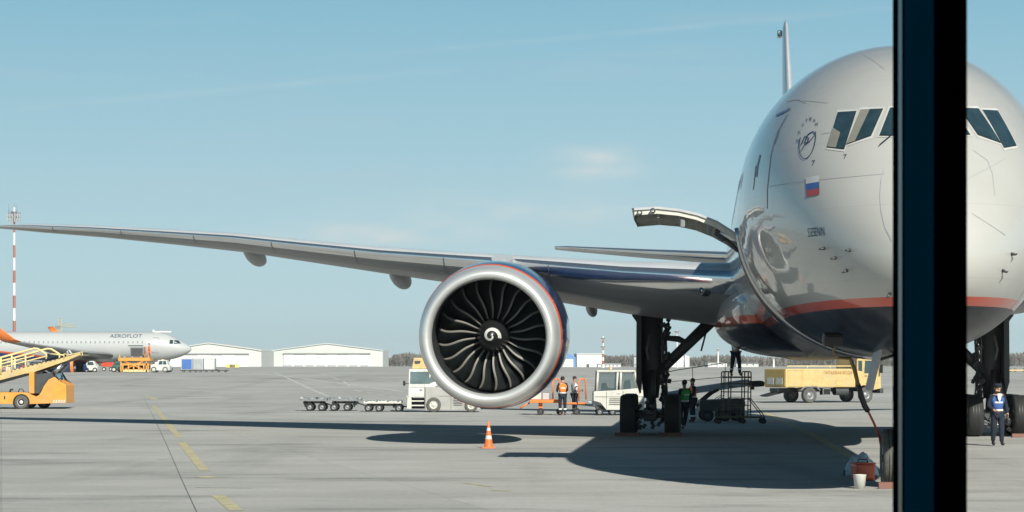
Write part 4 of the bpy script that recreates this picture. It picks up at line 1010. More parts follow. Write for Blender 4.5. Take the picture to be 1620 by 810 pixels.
# belt loader behind the main gear
g0, s_, q = rider(1130, 666); t = thing('belt_loader', 'grey belt loader with a long raised boom and thin handrails behind the steel work stand', 'belt loader', g0)
M_boom = mat('grey_blue_boom_paint', (0.30,0.36,0.40), 0.35, metal=0.3, var=0.2, scale=6)
b = MB(); b.prism(pq(q, [(1045,622),(1100,612),(1180,600),(1188,603),(1188,610),(1100,622),(1045,630)]), -0.45, 0.45, M_boom, bev=0.02); bo = b.build('boom', t)
b = MB(); b.prism(pq(q, [(1184,603),(1204,602),(1208,605),(1207,611),(1195,612),(1184,611)]), -0.5, 0.5, M_black, bev=0.04); b.box((q(1190,614)[0],0,q(1190,614)[1]),(0.15,0.3,0.12),M_dgrey); b.build('bumper', bo)
b = MB(); b.prism(pq(q, [(1104,633),(1172,630),(1176,636),(1174,650),(1104,650)]), -0.9, 0.9, M_dgrey, bev=0.04); b.build('chassis', t)
for y in (-0.5, 0.5):
    b = MB(); T(q, [(1100,642),(1124,622),(1135,616)], y, 0.06, M_black, b); b.build('lift_arm', t)
b = MB(); T(q, [(1030,594),(1075,585),(1152,573.5)], 0.5, 0.02, M_dgrey, b, 6); T(q, [(1030,608),(1075,603),(1143,597)], 0.5, 0.015, M_dgrey, b, 6); T(q, [(1097,582),(1098,615)], 0.5, 0.015, M_dgrey, b, 6); T(q, [(1149,574),(1150,606)], 0.5, 0.015, M_dgrey, b, 6); b.build('handrail', bo)
for x in (1117,1144,1165):
    for y in (-0.75,0.75): wheel(t, (q(x,0)[0], y, 0.25), 0.25, 0.22, M_rub, M_dgrey)
# steel work stand on castors
g0, s_, q = rider(1164, 670); t = thing('work_stand', 'steel scaffold stand on castors under the belly with a worker standing on it', 'work stand', g0)
M_stand = mat('rusty_stand_paint', (0.12,0.10,0.06), 0.6, var=0.4, scale=8, dirt=(0.25,0.20,0.09))
def sy(x): return x
b = MB(); box2(b,q,1142,595.5,1187,598,-0.55,0.55,M_stand); 
for y in (-0.5,0.5):
    T(q,[(1143.5,596),(1143.5,589),(1145,588),(1153,588),(1154.5,589),(1154.5,596)],y,0.028,M_stand,b,6); T(q,[(1176,596),(1176,589),(1177.5,588),(1184.5,588),(1186,589),(1186,596)],y,0.028,M_stand,b,6)
b.build('platform', t)
for x in (1143.5,1154.5,1176,1186):
    b = MB()
    for y in (-0.5,0.5): T(q,[(x,598),(x-1,662)],y,0.025,M_stand,b,6)
    T_ = [b.tube([(q(x,0)[0],-0.5,q(0,yy)[1]),(q(x,0)[0],0.5,q(0,yy)[1])],0.018,M_stand,6) for yy in (612,630,648)]
    b.build('leg_frame', t)
b = MB()
for y in (-0.5,0.5):
    T(q,[(1134,660),(1208,660)],y,0.035,M_stand,b,6)
    for yy in (607,620,631,641): T(q,[(1142,yy),(1186,yy)],y,0.018,M_stand,b,6)
    T(q,[(1186,631),(1208,659)],y,0.02,M_stand,b,6); T(q,[(1133,645),(1133,660)],y,0.02,M_stand,b,6); T(q,[(1133,631),(1143,625)],y,0.015,M_stand,b,6)
for k in range(7): yy = 604+k*8; b.tube([(q(1150,0)[0],-0.52,q(0,yy)[1]),(q(1172,0)[0],-0.52,q(0,yy)[1])],0.015,M_stand,6)
b.build('bracing', t)
for x in (1135,1174,1206):
    for y in (-0.5,0.5):
        w_ = wheel(t, (q(x,0)[0], y, 0.10), 0.10, 0.06, M_rub, M_dgrey, name='castor')
        b = MB(); b.box((q(x,0)[0], y, 0.19), (0.08,0.1,0.1), M_black); b.build('castor_fork', t)

# water truck
g0 = GX(1243, 132.0); t = thing('water_truck', 'yellow drinking water tank truck parked beyond the airliner belly', 'water truck', g0, math.radians(24))
b = MB(); b.box((2.45,1.25,1.5),(4.9,2.5,1.12),M_yellow,None,0.06); tk = b.build('tank_body', t)
M_rear = mat('ochre_rear_panel', (0.55,0.36,0.10), 0.5, dirt=(0.4,0.33,0.2))
b = MB(); b.box((-0.012,1.25,1.5),(0.02,2.36,1.0),M_rear); b.build('rear_panel', tk)
for yy in (0.72,1.75):
    b = MB(); b.box((-0.028,yy,1.32),(0.012,0.75,0.40),mat('pale_worn_marking',(0.6,0.6,0.55),0.6,var=0.4,scale=9)); b.build('rear_marking', tk)
b = MB(); lettering(b, 'ПИТЬЕВАЯ ВОДА', (3.65,-0.012,1.80), (1,0,0), (0,0,1), 2.0, 0.22, mat('rust_red_lettering',(0.28,0.06,0.02),0.6)); b.build('lettering', tk)
b = MB()
for (x0,x1,z0,z1) in ((0.15,1.15,1.0,1.98),(1.85,2.2,1.02,1.35),(3.5,3.95,1.02,1.35)):
    for (a,c,d,e) in ((x0,x1,z0,z0+0.02),(x0,x1,z1-0.02,z1),(x0,x0+0.02,z0,z1),(x1-0.02,x1,z0,z1)): b.box(((a+c)/2,-0.008,(d+e)/2),(c-a,0.012,e-d),M_rear)
b.build('hatch_outline', tk)
b = MB(); b.tube([(0.2,0.15,2.1),(0.2,0.15,2.22),(4.7,0.15,2.22),(4.7,0.15,2.1)],0.03,M_paleyel,6); b.tube([(1.6,0.15,2.08),(1.6,0.15,2.22)],0.025,M_paleyel,6); b.tube([(3.2,0.15,2.08),(3.2,0.15,2.22)],0.025,M_paleyel,6); b.build('top_rail', tk)
b = MB(); b.prism([(5.05,0.9),(5.05,2.72),(5.2,2.8),(6.35,2.78),(6.55,2.6),(6.75,1.75),(6.78,0.85),(6.15,0.75),(5.95,1.05),(5.5,1.12),(5.15,0.9)], 0.05, 2.45, M_yellow, bev=0.05); cb = b.build('cab', t)
b = MB(); b.prism([(5.55,1.78),(5.6,2.55),(6.3,2.55),(6.5,1.8)], 0.035, 0.055, M_glass); b.prism([(5.12,1.95),(5.12,2.55),(5.4,2.55),(5.4,1.9)], 0.035,0.055, M_glass); b.build('window', cb)
b = MB(); b.prism([(6.40,2.55),(6.43,2.56),(6.70,1.8),(6.67,1.79)], 0.2, 2.3, M_glass); b.build('windscreen', cb)
b = MB(); b.box((6.62,-0.2,2.05),(0.10,0.2,0.5),M_black,None,0.02); b.tube([(6.4,0.05,2.4),(6.62,-0.2,2.35)],0.02,M_black,6); b.build('mirror', cb)
b = MB()
for (xa,xb,za,zb) in ((5.48,5.50,1.15,2.6),(6.52,6.54,1.2,1.75),(5.5,6.5,1.16,1.18)): b.box(((xa+xb)/2,0.043,(za+zb)/2),(xb-xa,0.012,zb-za),M_rear)
b.box((5.65,0.03,1.62),(0.14,0.03,0.04),M_black); b.build('door', cb)
b = MB(); b.box((6.80,1.25,0.72),(0.25,2.45,0.30),M_dgrey,None,0.04); b.build('bumper', t)
b = MB(); b.tube([(4.97,0.25,0.9),(4.97,0.25,2.75)],0.09,M_dgrey,8); b.build('exhaust_stack', t)
b = MB(); b.box((3.2,1.25,0.78),(6.6,0.9,0.22),M_black); b.box((2.9,0.25,0.68),(0.55,0.4,0.4),M_mgrey,None,0.04); b.lathe([(0,0.25),(0.9,0.25)],M_dgrey,((3.6,0.35,0.7),(1,0,0)),14); b.prism([(-0.9,0.45),(0.3,0.75),(0.6,0.85),(0.6,0.65),(-0.7,0.38)],0.9,1.6,M_black); b.build('chassis', t)
b = MB(); b.prism([(1.05,0.75),(1.3,1.02),(2.2,1.02),(2.45,0.75),(2.38,0.75),(2.15,0.95),(1.35,0.95),(1.12,0.75)],0.0,0.5,M_mgrey); b.build('mudguard', t)
for x in (1.75,):
    for y in (0.22,2.28): wheel(t, (x,y,0.47), 0.47, 0.36, M_rubgrey, M_mgrey)
for y in (0.2,2.3): wheel(t, (5.72,y,0.47), 0.47, 0.3, M_rubgrey, M_mgrey)

# ------------------------------------------------------------ people
def skin_mesh(joints, edges, m, subdiv=2):
    me = bpy.data.meshes.new('body'); names = list(joints)
    me.from_pydata([joints[k][0] for k in names], [(names.index(a), names.index(c)) for a, c in edges], [])
    o = bpy.data.objects.new('body', me); COL.objects.link(o)
    sk = o.modifiers.new('skin', 'SKIN'); sk.use_smooth_shade = True
    for i, k in enumerate(names):
        r = joints[k][1]; r = r if isinstance(r, tuple) else (r, r)
        me.skin_vertices[0].data[i].radius = r; me.skin_vertices[0].data[i].use_root = (i == 0)
    sb = o.modifiers.new('sub', 'SUBSURF'); sb.levels = subdiv; sb.render_levels = subdiv
    dg = bpy.context.evaluated_depsgraph_get(); out = bpy.data.meshes.new_from_object(o.evaluated_get(dg))
    bpy.data.objects.remove(o); out.materials.clear(); out.materials.append(m)
    for p in out.polygons: p.use_smooth = True
    return out
ARM = [('chest','shL'),('shL','elL'),('elL','wrL'),('chest','shR'),('shR','elR'),('elR','wrR')]
LEG = [('pelvis','hpL'),('hpL','knL'),('knL','anL'),('pelvis','hpR'),('hpR','knR'),('knR','anR')]
def person(label, loc, rz, pose={}, top=M_darkcloth, vest=None, trousers=M_darkcloth, head='hair', scale=1.0, bands=False, group=None, scarf=False, lowband=False, bag=False):
    J = dict(pelvis=((0,0.0,0.97),0.125), spine=((0,0,1.14),0.125), chest=((0,0,1.33),0.145), neck=((0,0.0,1.47),0.055), hd1=((0,-0.015,1.56),0.07), hd2=((0,-0.02,1.65),0.092), hd3=((0,-0.01,1.73),0.065),
      shL=((0.175,0,1.41),0.062), elL=((0.25,0.02,1.14),0.046), wrL=((0.24,-0.08,0.91),0.032), haL=((0.235,-0.10,0.85),0.034),
      shR=((-0.175,0,1.41),0.062), elR=((-0.25,0.02,1.14),0.046), wrR=((-0.24,-0.08,0.91),0.032), haR=((-0.235,-0.10,0.85),0.034),
      hpL=((0.095,0,0.90),0.095), knL=((0.11,-0.02,0.50),0.062), anL=((0.115,0.02,0.10),0.042), toL=((0.125,-0.13,0.045),0.036),
      hpR=((-0.095,0,0.90),0.095), knR=((-0.11,-0.02,0.50),0.062), anR=((-0.115,0.02,0.10),0.042), toR=((-0.125,-0.13,0.045),0.036))
    for k, v in pose.items(): J[k] = (v, J[k][1])
    t = thing('person', label, 'person', loc, rz, group); t.scale = (scale,)*3
    E_ = [('pelvis','spine'),('spine','chest'),('chest','neck'),('neck','hd1'),('hd1','hd2'),('hd2','hd3')]+ARM+LEG+[('wrL','haL'),('wrR','haR'),('anL','toL'),('anR','toR')]
    bm = bmesh.new(); bm.from_mesh(skin_mesh(J, E_, M_skin))
    b = MB(); b.bm.free(); b.bm = bm; b.mi(M_skin)
    hp = Vector(J['hd2'][0])
    b.ball(hp+Vector((0,-0.095,-0.012)), (0.014,0.022,0.024), M_skin, 8)                       # nose
    for s_ in (-1, 1):
        b.ball(hp+Vector((s_*0.034,-0.083,0.012)), (0.013,0.010,0.008), M_black, 8)              # eyes
        b.ball(hp+Vector((s_*0.090,0.005,-0.005)), (0.012,0.022,0.030), M_skin, 8)               # ears
    b.ball(hp+Vector((0,-0.080,-0.052)), (0.022,0.010,0.006), M_red if False else mat('lips',(0.35,0.12,0.1),0.5), 8)
    for s_, w_, h_ in ((1,'wrL','haL'), (-1,'wrR','haR')):
        wv, hv = Vector(J[w_][0]), Vector(J[h_][0]); d = (hv-wv).normalized(); sd_ = d.cross(Vector((1,0,0))).normalized()
        for k, ln in enumerate((0.068,0.080,0.074,0.058)):
            o_ = hv+sd_*(0.026-0.0175*k)+d*0.012; b.tube([o_, o_+d*ln*0.5, o_+d*ln*0.9+Vector((-s_*0.018,0,0))], [0.0095,0.009,0.007], M_skin, 6)
        o_ = wv+d*0.02+sd_*0.03; b.tube([o_, o_+sd_*0.03+d*0.03, o_+sd_*0.035+d*0.06], [0.012,0.010,0.008], M_skin, 6)
    b.build('body', t, normals=False)
    def layer(name, keys, edges, m, grow_, over={}):
        Q = {k: (J[k][0], (J[k][1]+over.get(k, grow_))) for k in keys}
        me = skin_mesh(Q, edges, m); me.name = name; o = bpy.data.objects.new(name, me); COL.objects.link(o); o.parent = t; return o
    layer('trousers', ['pelvis','hpL','knL','anL','hpR','knR','anR'], LEG, trousers, 0.022)
    layer('jacket', ['chest','spine','pelvis','shL','elL','wrL','shR','elR','wrR'], [('pelvis','spine'),('spine','chest')]+ARM, top, 0.016)
    for k, a, c in ((1,'anL','toL'), (2,'anR','toR')): layer('shoe', [a,c], [(a,c)], M_shoe, 0.014)
    if vest:
        vo = layer('vest', ['chest','spine','pelvis','shL','shR'], [('pelvis','spine'),('spine','chest'),('chest','shL'),('chest','shR')], vest, 0.034)
        for k in (0.15, 0.75):
            a, c = Vector(J['pelvis'][0]), Vector(J['chest'][0]); p = a.lerp(c, k); b = MB(); d = (c-a).normalized()
            b.lathe([(-0.025,0.158),(0.025,0.160)] if k < 0.5 else [(-0.025,0.165),(0.025,0.168)], M_reflect, (p, d), 24); b.build('reflective_band', vo)
    if lowband:
        for k_, a_ in (('knL','anL'),('knR','anR')):
            a, c = Vector(J[k_][0]), Vector(J[a_][0]); b = MB(); p = a.lerp(c, 0.55); b.lathe([(-0.03,0.082),(0.03,0.078)], M_reflect, (p, (c-a).normalized()), 16); b.build('reflective_band', t)
    b = MB(); h3 = Vector(J['hd3'][0])
    if head == 'hair': b.ball(hp+Vector((0,0.022,0.030)), (0.100,0.098,0.098), M_hair, 16); b.build('hair', t)
    if head == 'long': 
        b.ball(hp+Vector((0,0.025,0.030)), (0.104,0.100,0.100), M_hair, 16); b.ball(hp+Vector((0,0.06,-0.08)), (0.095,0.055,0.12), M_hair, 12); b.build('hair', t)
    if head == 'cap':
        b.ball(hp+Vector((0,0.022,0.025)), (0.100,0.097,0.09), M_hair, 16); b.build('hair', t)
        b = MB(); b.lathe([(0.03,0.103),(0.06,0.105),(0.085,0.118),(0.115,0.095),(0.125,0.0)], M_darkcloth, (hp,(0,0,1)), 20); b.prism([(-0.07,-0.08),(0.07,-0.08),(0.05,-0.17),(-0.05,-0.17)], hp.z+0.035, hp.z+0.05, M_darkcloth, plane='xy'); b.build('cap', t)
    if head == 'helmet': b.ball(hp+Vector((0,0.01,0.035)), (0.112,0.118,0.10), M_orangevest, 16); b.build('cap', t)
    if scarf: b = MB(); b.prism([(-0.06,1.49),(0.06,1.49),(0.045,1.36),(0,1.25),(-0.045,1.36)], -0.20, -0.165, M_whitecloth); b.build('shirt_front', t)
    if bag:
        b = MB(); p = Vector(J['haL'][0]); b.box(p+Vector((0,0,-0.16)), (0.10,0.24,0.18), M_black, None, 0.03); b.tube([p+Vector((0,-0.06,-0.07)),p+Vector((0,0,0.0)),p+Vector((0,0.06,-0.07))],0.012,M_black,6); tag(b.build('handbag', t))
    return t
person('worker in an orange vest seen from behind beside the orange cart', G(890,657), PI+0.15, dict(elL=(0.24,-0.05,1.16), wrL=(0.20,-0.24,1.08), haL=(0.19,-0.29,1.07), elR=(-0.24,-0.08,1.15), wrR=(-0.14,-0.28,1.06), haR=(-0.12,-0.33,1.05)), vest=M_orangevest, head='hair', lowband=True, group=None)
person('worker in a grey and white jacket facing the orange-vested colleague', G(909,656), 1.1, dict(elL=(0.24,-0.08,1.15), wrL=(0.15,-0.27,1.10), haL=(0.13,-0.32,1.1), elR=(-0.24,-0.08,1.15), wrR=(-0.15,-0.27,1.06), haR=(-0.13,-0.32,1.05)), top=M_greycloth, vest=M_whitecloth, lowband=True)
person('worker in a green vest walking past the main gear tyre', G(1083,680), 0.5+PI, dict(knL=(0.12,-0.10,0.52), anL=(0.12,0.14,0.13), toL=(0.12,0.03,0.05), knR=(-0.11,-0.09,0.51), anR=(-0.11,-0.22,0.10), toR=(-0.11,-0.37,0.06)), vest=M_greenvest)
person('worker in an orange vest and shorts standing behind the green-vested worker', G(1096,669), -1.3, dict(elL=(0.24,-0.05,1.16), wrL=(0.20,-0.22,1.02), haL=(0.19,-0.27,1.0)), top=M_darkcloth, vest=M_orangevest, lowband=True)
g0 = G(1164,670); pz = (670-595.5)*g0.y/F
person('worker on the steel stand reaching up to the airliner belly', (g0.x, g0.y, pz+0.003), PI-0.6, dict(knL=(0.16,-0.02,0.50), anL=(0.20,0.02,0.10), toL=(0.22,-0.12,0.045), knR=(-0.15,-0.02,0.50), anR=(-0.19,0.02,0.10), toR=(-0.21,-0.12,0.045), elL=(0.26,-0.10,1.5), wrL=(0.22,-0.18,1.74), haL=(0.21,-0.2,1.8), elR=(-0.26,-0.10,1.5), wrR=(-0.22,-0.18,1.74), haR=(-0.21,-0.2,1.8)), top=M_whitecloth, lowband=True)
person('woman in a blue vest and cap walking under the airliner at the right', G(1578,706), 0.08, dict(knL=(0.10,-0.07,0.51), anL=(0.09,-0.10,0.10), toL=(0.10,-0.25,0.06), knR=(-0.10,0.0,0.50), anR=(-0.10,0.10,0.12), toR=(-0.11,-0.03,0.045), elL=(0.26,0.05,1.15), wrL=(0.29,0.0,0.92), haL=(0.29,-0.02,0.86), elR=(-0.27,-0.02,1.15), wrR=(-0.16,-0.2,1.02), haR=(-0.11,-0.22,1.0)), vest=M_bluevest, head='cap', scarf=True, bag=True)

# ------------------------------------------------------------ the airliner far behind at the left
FY = 284.0; fs_ = F/FY; fp = Vector(((303-810)/fs_, FY, gz(FY)))
far = thing('airliner', 'distant silver airliner parked side-on at the left with a loader at its hold', 'airliner', fp, 0)
def fq(px, py): return ((px-303)/fs_, (HZ-py)/fs_+H-gz(FY))
M_far = bpy.data.materials.new('far_hull_paint'); M_far.use_nodes = True
n = M_far.node_tree; bb = n.nodes['Principled BSDF']; tcn = n.nodes.new('ShaderNodeTexCoord'); sp = n.nodes.new('ShaderNodeSeparateXYZ'); n.links.new(tcn.outputs['Object'], sp.inputs[0])
m1 = n.nodes.new('ShaderNodeMath'); m1.operation = 'MULTIPLY_ADD'; m1.inputs[1].default_value = 0.11; m1.inputs[2].default_value = 0.9; n.links.new(sp.outputs['X'], m1.inputs[0])   # climbs towards the tail (negative x)
m2 = n.nodes.new('ShaderNodeMath'); m2.operation = 'ADD'; n.links.new(sp.outputs['Z'], m2.inputs[0]); n.links.new(m1.outputs[0], m2.inputs[1])
def gt(v):
    a = n.nodes.new('ShaderNodeMath'); a.operation = 'GREATER_THAN'; a.inputs[1].default_value = v; n.links.new(m2.outputs[0], a.inputs[0]); return a.outputs[0]
x1 = n.nodes.new('ShaderNodeMix'); x1.data_type = 'RGBA'; n.links.new(gt(0.95), x1.inputs[0]); x1.inputs[6].default_value = (0.65,0.10,0.02,1); x1.inputs[7].default_value = (0.44,0.45,0.45,1)
x2 = n.nodes.new('ShaderNodeMix'); x2.data_type = 'RGBA'; n.links.new(gt(0.75), x2.inputs[0]); x2.inputs[6].default_value = (0.01,0.04,0.14,1); n.links.new(x1.outputs[2], x2.inputs[7])
n.links.new(x2.outputs[2], bb.inputs['Base Color']); bb.inputs['Roughness'].default_value = 0.38; bb.inputs['Coat Weight'].default_value = 0.4
cz = fq(0,549)[1]; rad = 1.97
FT = [(0,-0.25),(0.4,0.25),(1.0,0.62),(2.0,1.15),(2.6,1.45),(3.4,1.72),(5,1.95),(7,1.97),(46,1.97)]
FB_ = [(0,-0.25),(0.4,-0.75),(1.0,-1.1),(2.2,-1.5),(4,-1.85),(6,-1.97),(32,-1.97),(46,0.6)]
FH = [(0,0.0),(0.4,0.55),(1.0,0.9),(2.2,1.38),(4,1.8),(6,1.97),(32,1.97),(46,0.3)]
b = MB(); secs = []
for i in range(60):
    x = (i/59)**1.7*46; hw = max(interp(FH, x, sq), 0.01); zt = interp(FT, x, sq); zb = interp(FB_, x, sq); zm = (zt+zb)/2 if x < 6 else (0 if x < 32 else (zt+zb)/2)
    zt = max(zt, zm+0.01); zb = min(zb, zm-0.01)
    secs.append([Vector((-x, hw*math.cos(a), cz+zm+math.sin(a)*((zt-zm) if math.sin(a) > 0 else (zm-zb)))) for a in [2*PI*k/40 for k in range(40)]])
b.loft(secs, M_far); b.build('fuselage', far)
def fy(z, r=rad): return -math.sqrt(max(r*r-(z-cz)**2, 0))
def fside(b, pts, m, off=0.02):
    b.poly([(x, fy(z)-off, z) for x, z in pts], m)
for k in range(38):
    px = 255-1.0-(k*0.60*fs_)
    if px < -30: break
    x, z = fq(px-25, 541.5)
    b = MB(); fside(b, [(x-0.09,z-0.14),(x+0.09,z-0.14),(x+0.09,z+0.14),(x-0.09,z+0.14)], M_mgrey); b.build('cabin_window', far)
for px in (155, 250):
    b = MB(); x, z = fq(px, 545)
    for (a,c,d,e) in ((-0.42,0.42,-0.95,-0.90),(-0.42,0.42,0.90,0.95),(-0.42,-0.36,-0.95,0.95),(0.36,0.42,-0.95,0.95)): fside(b, [(x+a,z+d),(x+c,z+d),(x+c,z+e),(x+a,z+e)], M_lgrey, 0.03)
    b.build('cabin_door', far)
b = MB(); vs, fs = text_geo('AEROFLOT'); x0 = min(v.x for v in vs); x1_ = max(v.x for v in vs); y0 = min(v.y for v in vs); y1 = max(v.y for v in vs); xa, za = fq(177, 534.5); xb, zb_ = fq(227.5, 529)
nv = []
for v in vs:
    x = xa+(v.x-x0)/(x1_-x0)*(xb-xa); z = za+(v.y-y0)/(y1-y0)*(zb_-za); nv.append(b.bm.verts.new((x, fy(z)-0.03, z)))
for f in fs:
    try: b._fin([b.bm.faces.new([nv[k] for k in f])], M_title)
    except ValueError: pass
b.build('airline_lettering', far)
for pts in ([(271,538),(276,538),(276,544),(270.5,544)],[(277.5,538),(283,538.5),(288,543.5),(277.5,544)]):
    b = MB(); pp = [fq(*p) for p in pts]; vv = []
    for x, z in pp:
        d = -x; hw = interp(FH, d, sq); zt = interp(FT, d, sq); zb = interp(FB_, d, sq); zm = (zt+zb)/2; s_ = min(max((z-cz-zm)/max(zt-zm,0.1), -0.97), 0.97)
        vv.append((x, -hw*math.sqrt(1-s_*s_)-0.04, z))
    b.poly(vv, M_glass); b.build('cockpit_window', far)
# wing towards the camera with an orange upturned tip, engine below
def fsec(y, xl, xt, z, t): return [Vector((xl+(xt-xl)*x, y, z+naca(x, t, s_)*(xl-xt))) for x, s_ in AF]
for s_ in (-1, 1):
    b = MB(); b.loft([fsec(s_*yy, xl, xt, cz+z, 0.12) for yy, xl, xt, z in ((1.2,-9.5,-17.2,-1.1),(6.2,-12.4,-17.3,-0.65),(12,-15.6,-18.8,-0.05),(16.5,-18.2,-20.4,0.5))], M_wlow); wf_ = b.build('wing', far)
    b = MB(); b.loft([fsec(s_*yy, xl, xt, cz+z, 0.10) for yy, xl, xt, z in ((16.5,-18.2,-20.4,0.5),(17.1,-18.9,-20.8,0.85),(17.5,-20.2,-21.6,1.9),(17.7,-21.4,-22.2,2.9))], M_tangerine); b.build('winglet', wf_)
b = MB(); b.loft([[Vector((-8.6-t_*11.5, 2.15*k*math.cos(a), cz-1.25+0.95*k*math.sin(a))) for a in [2*PI*q_/24 for q_ in range(24)]] for t_, k in [(j/16, max(math.sin(PI*j/16), 0.02)**0.5) for j in range(17)]], M_far); b.build('belly_fairing', far)
ex, ez = fq(132, 578); 
for s_ in (-1, 1):
    b = MB(); b.lathe([(0,0.95),(-0.05,1.03),(-0.35,1.10)], M_tangerine, ((ex,s_*5.75,ez),(1,0,0)), 28); b.lathe([(-0.35,1.10),(-1.3,1.16),(-2.4,1.05),(-3.4,0.75)], M_navy, ((ex,s_*5.75,ez),(1,0,0)), 28); b.lathe([(0,0.95),(-0.6,0.9),(-0.65,0.0)], M_black, ((ex,s_*5.75,ez),(1,0,0)), 28)
    b.loft([[(ex-1.0,s_*5.75-0.1,ez+0.9),(ex-1.0,s_*5.75+0.1,ez+0.9),(ex-1.0,s_*5.75+0.1,ez+1.2),(ex-1.0,s_*5.75-0.1,ez+1.2)],[(ex-3.6,s_*5.75-0.15,ez+0.5),(ex-3.6,s_*5.75+0.15,ez+0.5),(ex-3.6,s_*5.75+0.15,ez+1.5),(ex-3.6,s_*5.75-0.15,ez+1.5)]], M_navy, smooth=False)
    b.build('engine', far)
b = MB(); x, z = fq(268, 572); b.tube([(x,0,z+0.6),(x,0,0.4)],0.1,M_lgrey,10); lg = b.build('nose_landing_gear', far); wheel(lg,(x,-0.2,0.38),0.38,0.2); wheel(lg,(x,0.2,0.38),0.38,0.2)
for s_ in (-1, 1):
    b = MB(); b.tube([(-16.2,s_*3.8,2.2),(-16.2,s_*3.8,0.6)],0.14,M_lgrey,10); lg = b.build('main_landing_gear', far); wheel(lg,(-16.2,s_*3.8-0.45,0.58),0.58,0.38); wheel(lg,(-16.2,s_*3.8+0.45,0.58),0.58,0.38)
b = MB(); x, z = fq(243,524.5); b.box((x,0,z),(0.25,0.05,0.5),M_white); b.box((x+1.2,0,z-0.05),(2.3,0.7,0.22),M_white,None,0.08); b.build('roof_antenna', far)
b = MB(); x, z = fq(220,557); fside(b, [(x-1.05,z-0.85),(x+0.85,z-0.85),(x+0.85,z+0.85),(x-1.05,z+0.85)], M_dgrey, 0.05); b.build('hold_opening', far)

# things round the distant airliner
def small(name, label, cat, px, Y, group=None, rz=0):
    p = GX(px, Y); s_ = F/Y; t = thing(name, label, cat, p, rz, group)
    def q(a, c): return ((a-px)/s_, (HZ-c)/s_+H-gz(Y))
    return t, s_, q
t, s_, q = small('cargo_loader', 'orange lattice cargo loader raised to the hold of the distant airliner', 'cargo loader', 215, 278)
b = MB(); box2(b,q,190,566,240,571,-1.3,1.3,M_orange); 
for x in (192,200,212,226,238): box2(b,q,x-0.6,564,x+0.6,567,-1.3,-1.2,M_paleyel)
b.build('platform', t)
b = MB(); box2(b,q,195,575,238,578,-1.2,1.2,M_orange); box2(b,q,197,584.5,238,588,-1.2,1.2,M_paleyel); box2(b,q,196,578,237,585,-0.2,0.9,M_black)
for x in (197,206,214,222,230,237): box2(b,q,x-1,577,x+1,586,-1.25,-1.1,M_orange)
for x in (194,234): box2(b,q,x-1,570,x+1,588,-1.2,-1.0,M_orange); T(q,[(x-2,560),(x-2,570)],-1.2,0.05,M_orange,b)
T(q,[(198,585),(230,571)],-1.15,0.08,M_orange,b); T(q,[(230,585),(198,571)],-1.15,0.08,M_orange,b); b.build('scissor_frame', t)
b = MB(); T(q,[(233,566),(233,549),(240,549),(240,566)],-1.25,0.06,M_tangerine,b); T(q,[(233,557),(240,557)],-1.25,0.05,M_tangerine,b); b.build('guard_rail', t)
for x in (201,234): wheel(t,(q(x,0)[0],-1.1,0.3),0.3,0.2)
t0, s_, q = small('cargo_container', 'dark grey cargo container on the raised loader platform', 'cargo container', 218, 279)
b = MB(); box2(b,q,207.5,549,229,565.7,-0.8,0.9,M_mgrey,0.04); b.build('container_body', t0)
b = MB(); box2(b,q,209,551,227.5,564,-0.84,-0.815,M_dgrey); b.build('curtain', t0)
p5 = GX(236, 277.2); person('far worker in orange standing on the cargo loader', (p5.x, p5.y, q(0,566)[1]+gz(279)+0.03), PI/2, dict(), top=M_orangevest, vest=M_orangevest, trousers=M_orangevest)
t, s_, q = small('tow_truck', 'small white tow truck under the nose of the distant airliner', 'tow truck', 257, 274)
b = MB(); b.prism(pq(q, [(240,577),(249,576),(252,569.5),(265,569.5),(267,577),(270,579),(270,586),(240,586)]),-0.9,0.9,M_white,bev=0.04); bd = b.build('body', t)
b = MB(); b.prism(pq(q, [(254,571),(259,571),(259,576.5),(252.5,576.5)]),-0.93,-0.88,M_glass); b.build('window', bd); b = MB(); b.prism(pq(q, [(260,571),(264,571),(265.5,576.5),(260,576.5)]),-0.93,-0.88,M_glass); b.build('window', bd)
b = MB(); b.box((q(258,569)[0],0,q(258,569)[1]),(0.3,0.6,0.12),M_yellow); b.build('beacon', bd)
for x in (245,263): 
    for y in (-0.8,0.8): wheel(t,(q(x,0)[0],y,0.36),0.36,0.25,M_rubgrey,M_lgrey)
t, s_, q = small('service_van', 'dark green service tractor left of the orange cargo loader', 'service tractor', 186, 282)
b = MB(); b.prism(pq(q,[(178,581),(180,577),(184,572),(192,572),(194,577),(196,581),(196,586),(178,586)]),-0.8,0.8,M_green,bev=0.05); bd = b.build('body', t); b = MB(); b.prism(pq(q,[(184,573.5),(191,573.5),(191.5,577),(183,577)]),-0.83,-0.78,M_glass); b.build('window', bd)
for x in (182,192): wheel(t,(q(x,0)[0],-0.75,0.35),0.35,0.25)
t, s_, q = small('parked_car', 'small red and white car beyond the distant airliner', 'car', 171, 330)
b = MB(); b.prism(pq(q,[(162,577),(163,572),(168,568),(175,568),(180,573),(182,578),(181,580),(163,580)]),-0.8,0.8,M_red,bev=0.06); bd = b.build('body', t); b = MB(); b.prism(pq(q,[(168,569),(175,569),(178,573),(166,573)]),-0.83,0.83,M_white); b.build('roof', bd)
for x in (166,177): wheel(t,(q(x,0)[0],-0.75,0.3),0.3,0.2)
t, s_, q = small('service_tractor', 'blue and white service tractor under the wing root of the distant airliner', 'service tractor', 145, 281)
b = MB(); b.prism(pq(q,[(136,586),(136,579),(140,571),(150,571),(153,578),(156,580),(156,586)]),-0.8,0.8,M_white,bev=0.04); b.prism(pq(q,[(134,586),(134,577),(138,575),(141,586)]),-0.85,0.85,M_navy); bd = b.build('body', t); b = MB(); b.prism(pq(q,[(141,572.5),(149,572.5),(150.5,577.5),(140,577.5)]),-0.83,-0.78,M_glass); b.build('window', bd)
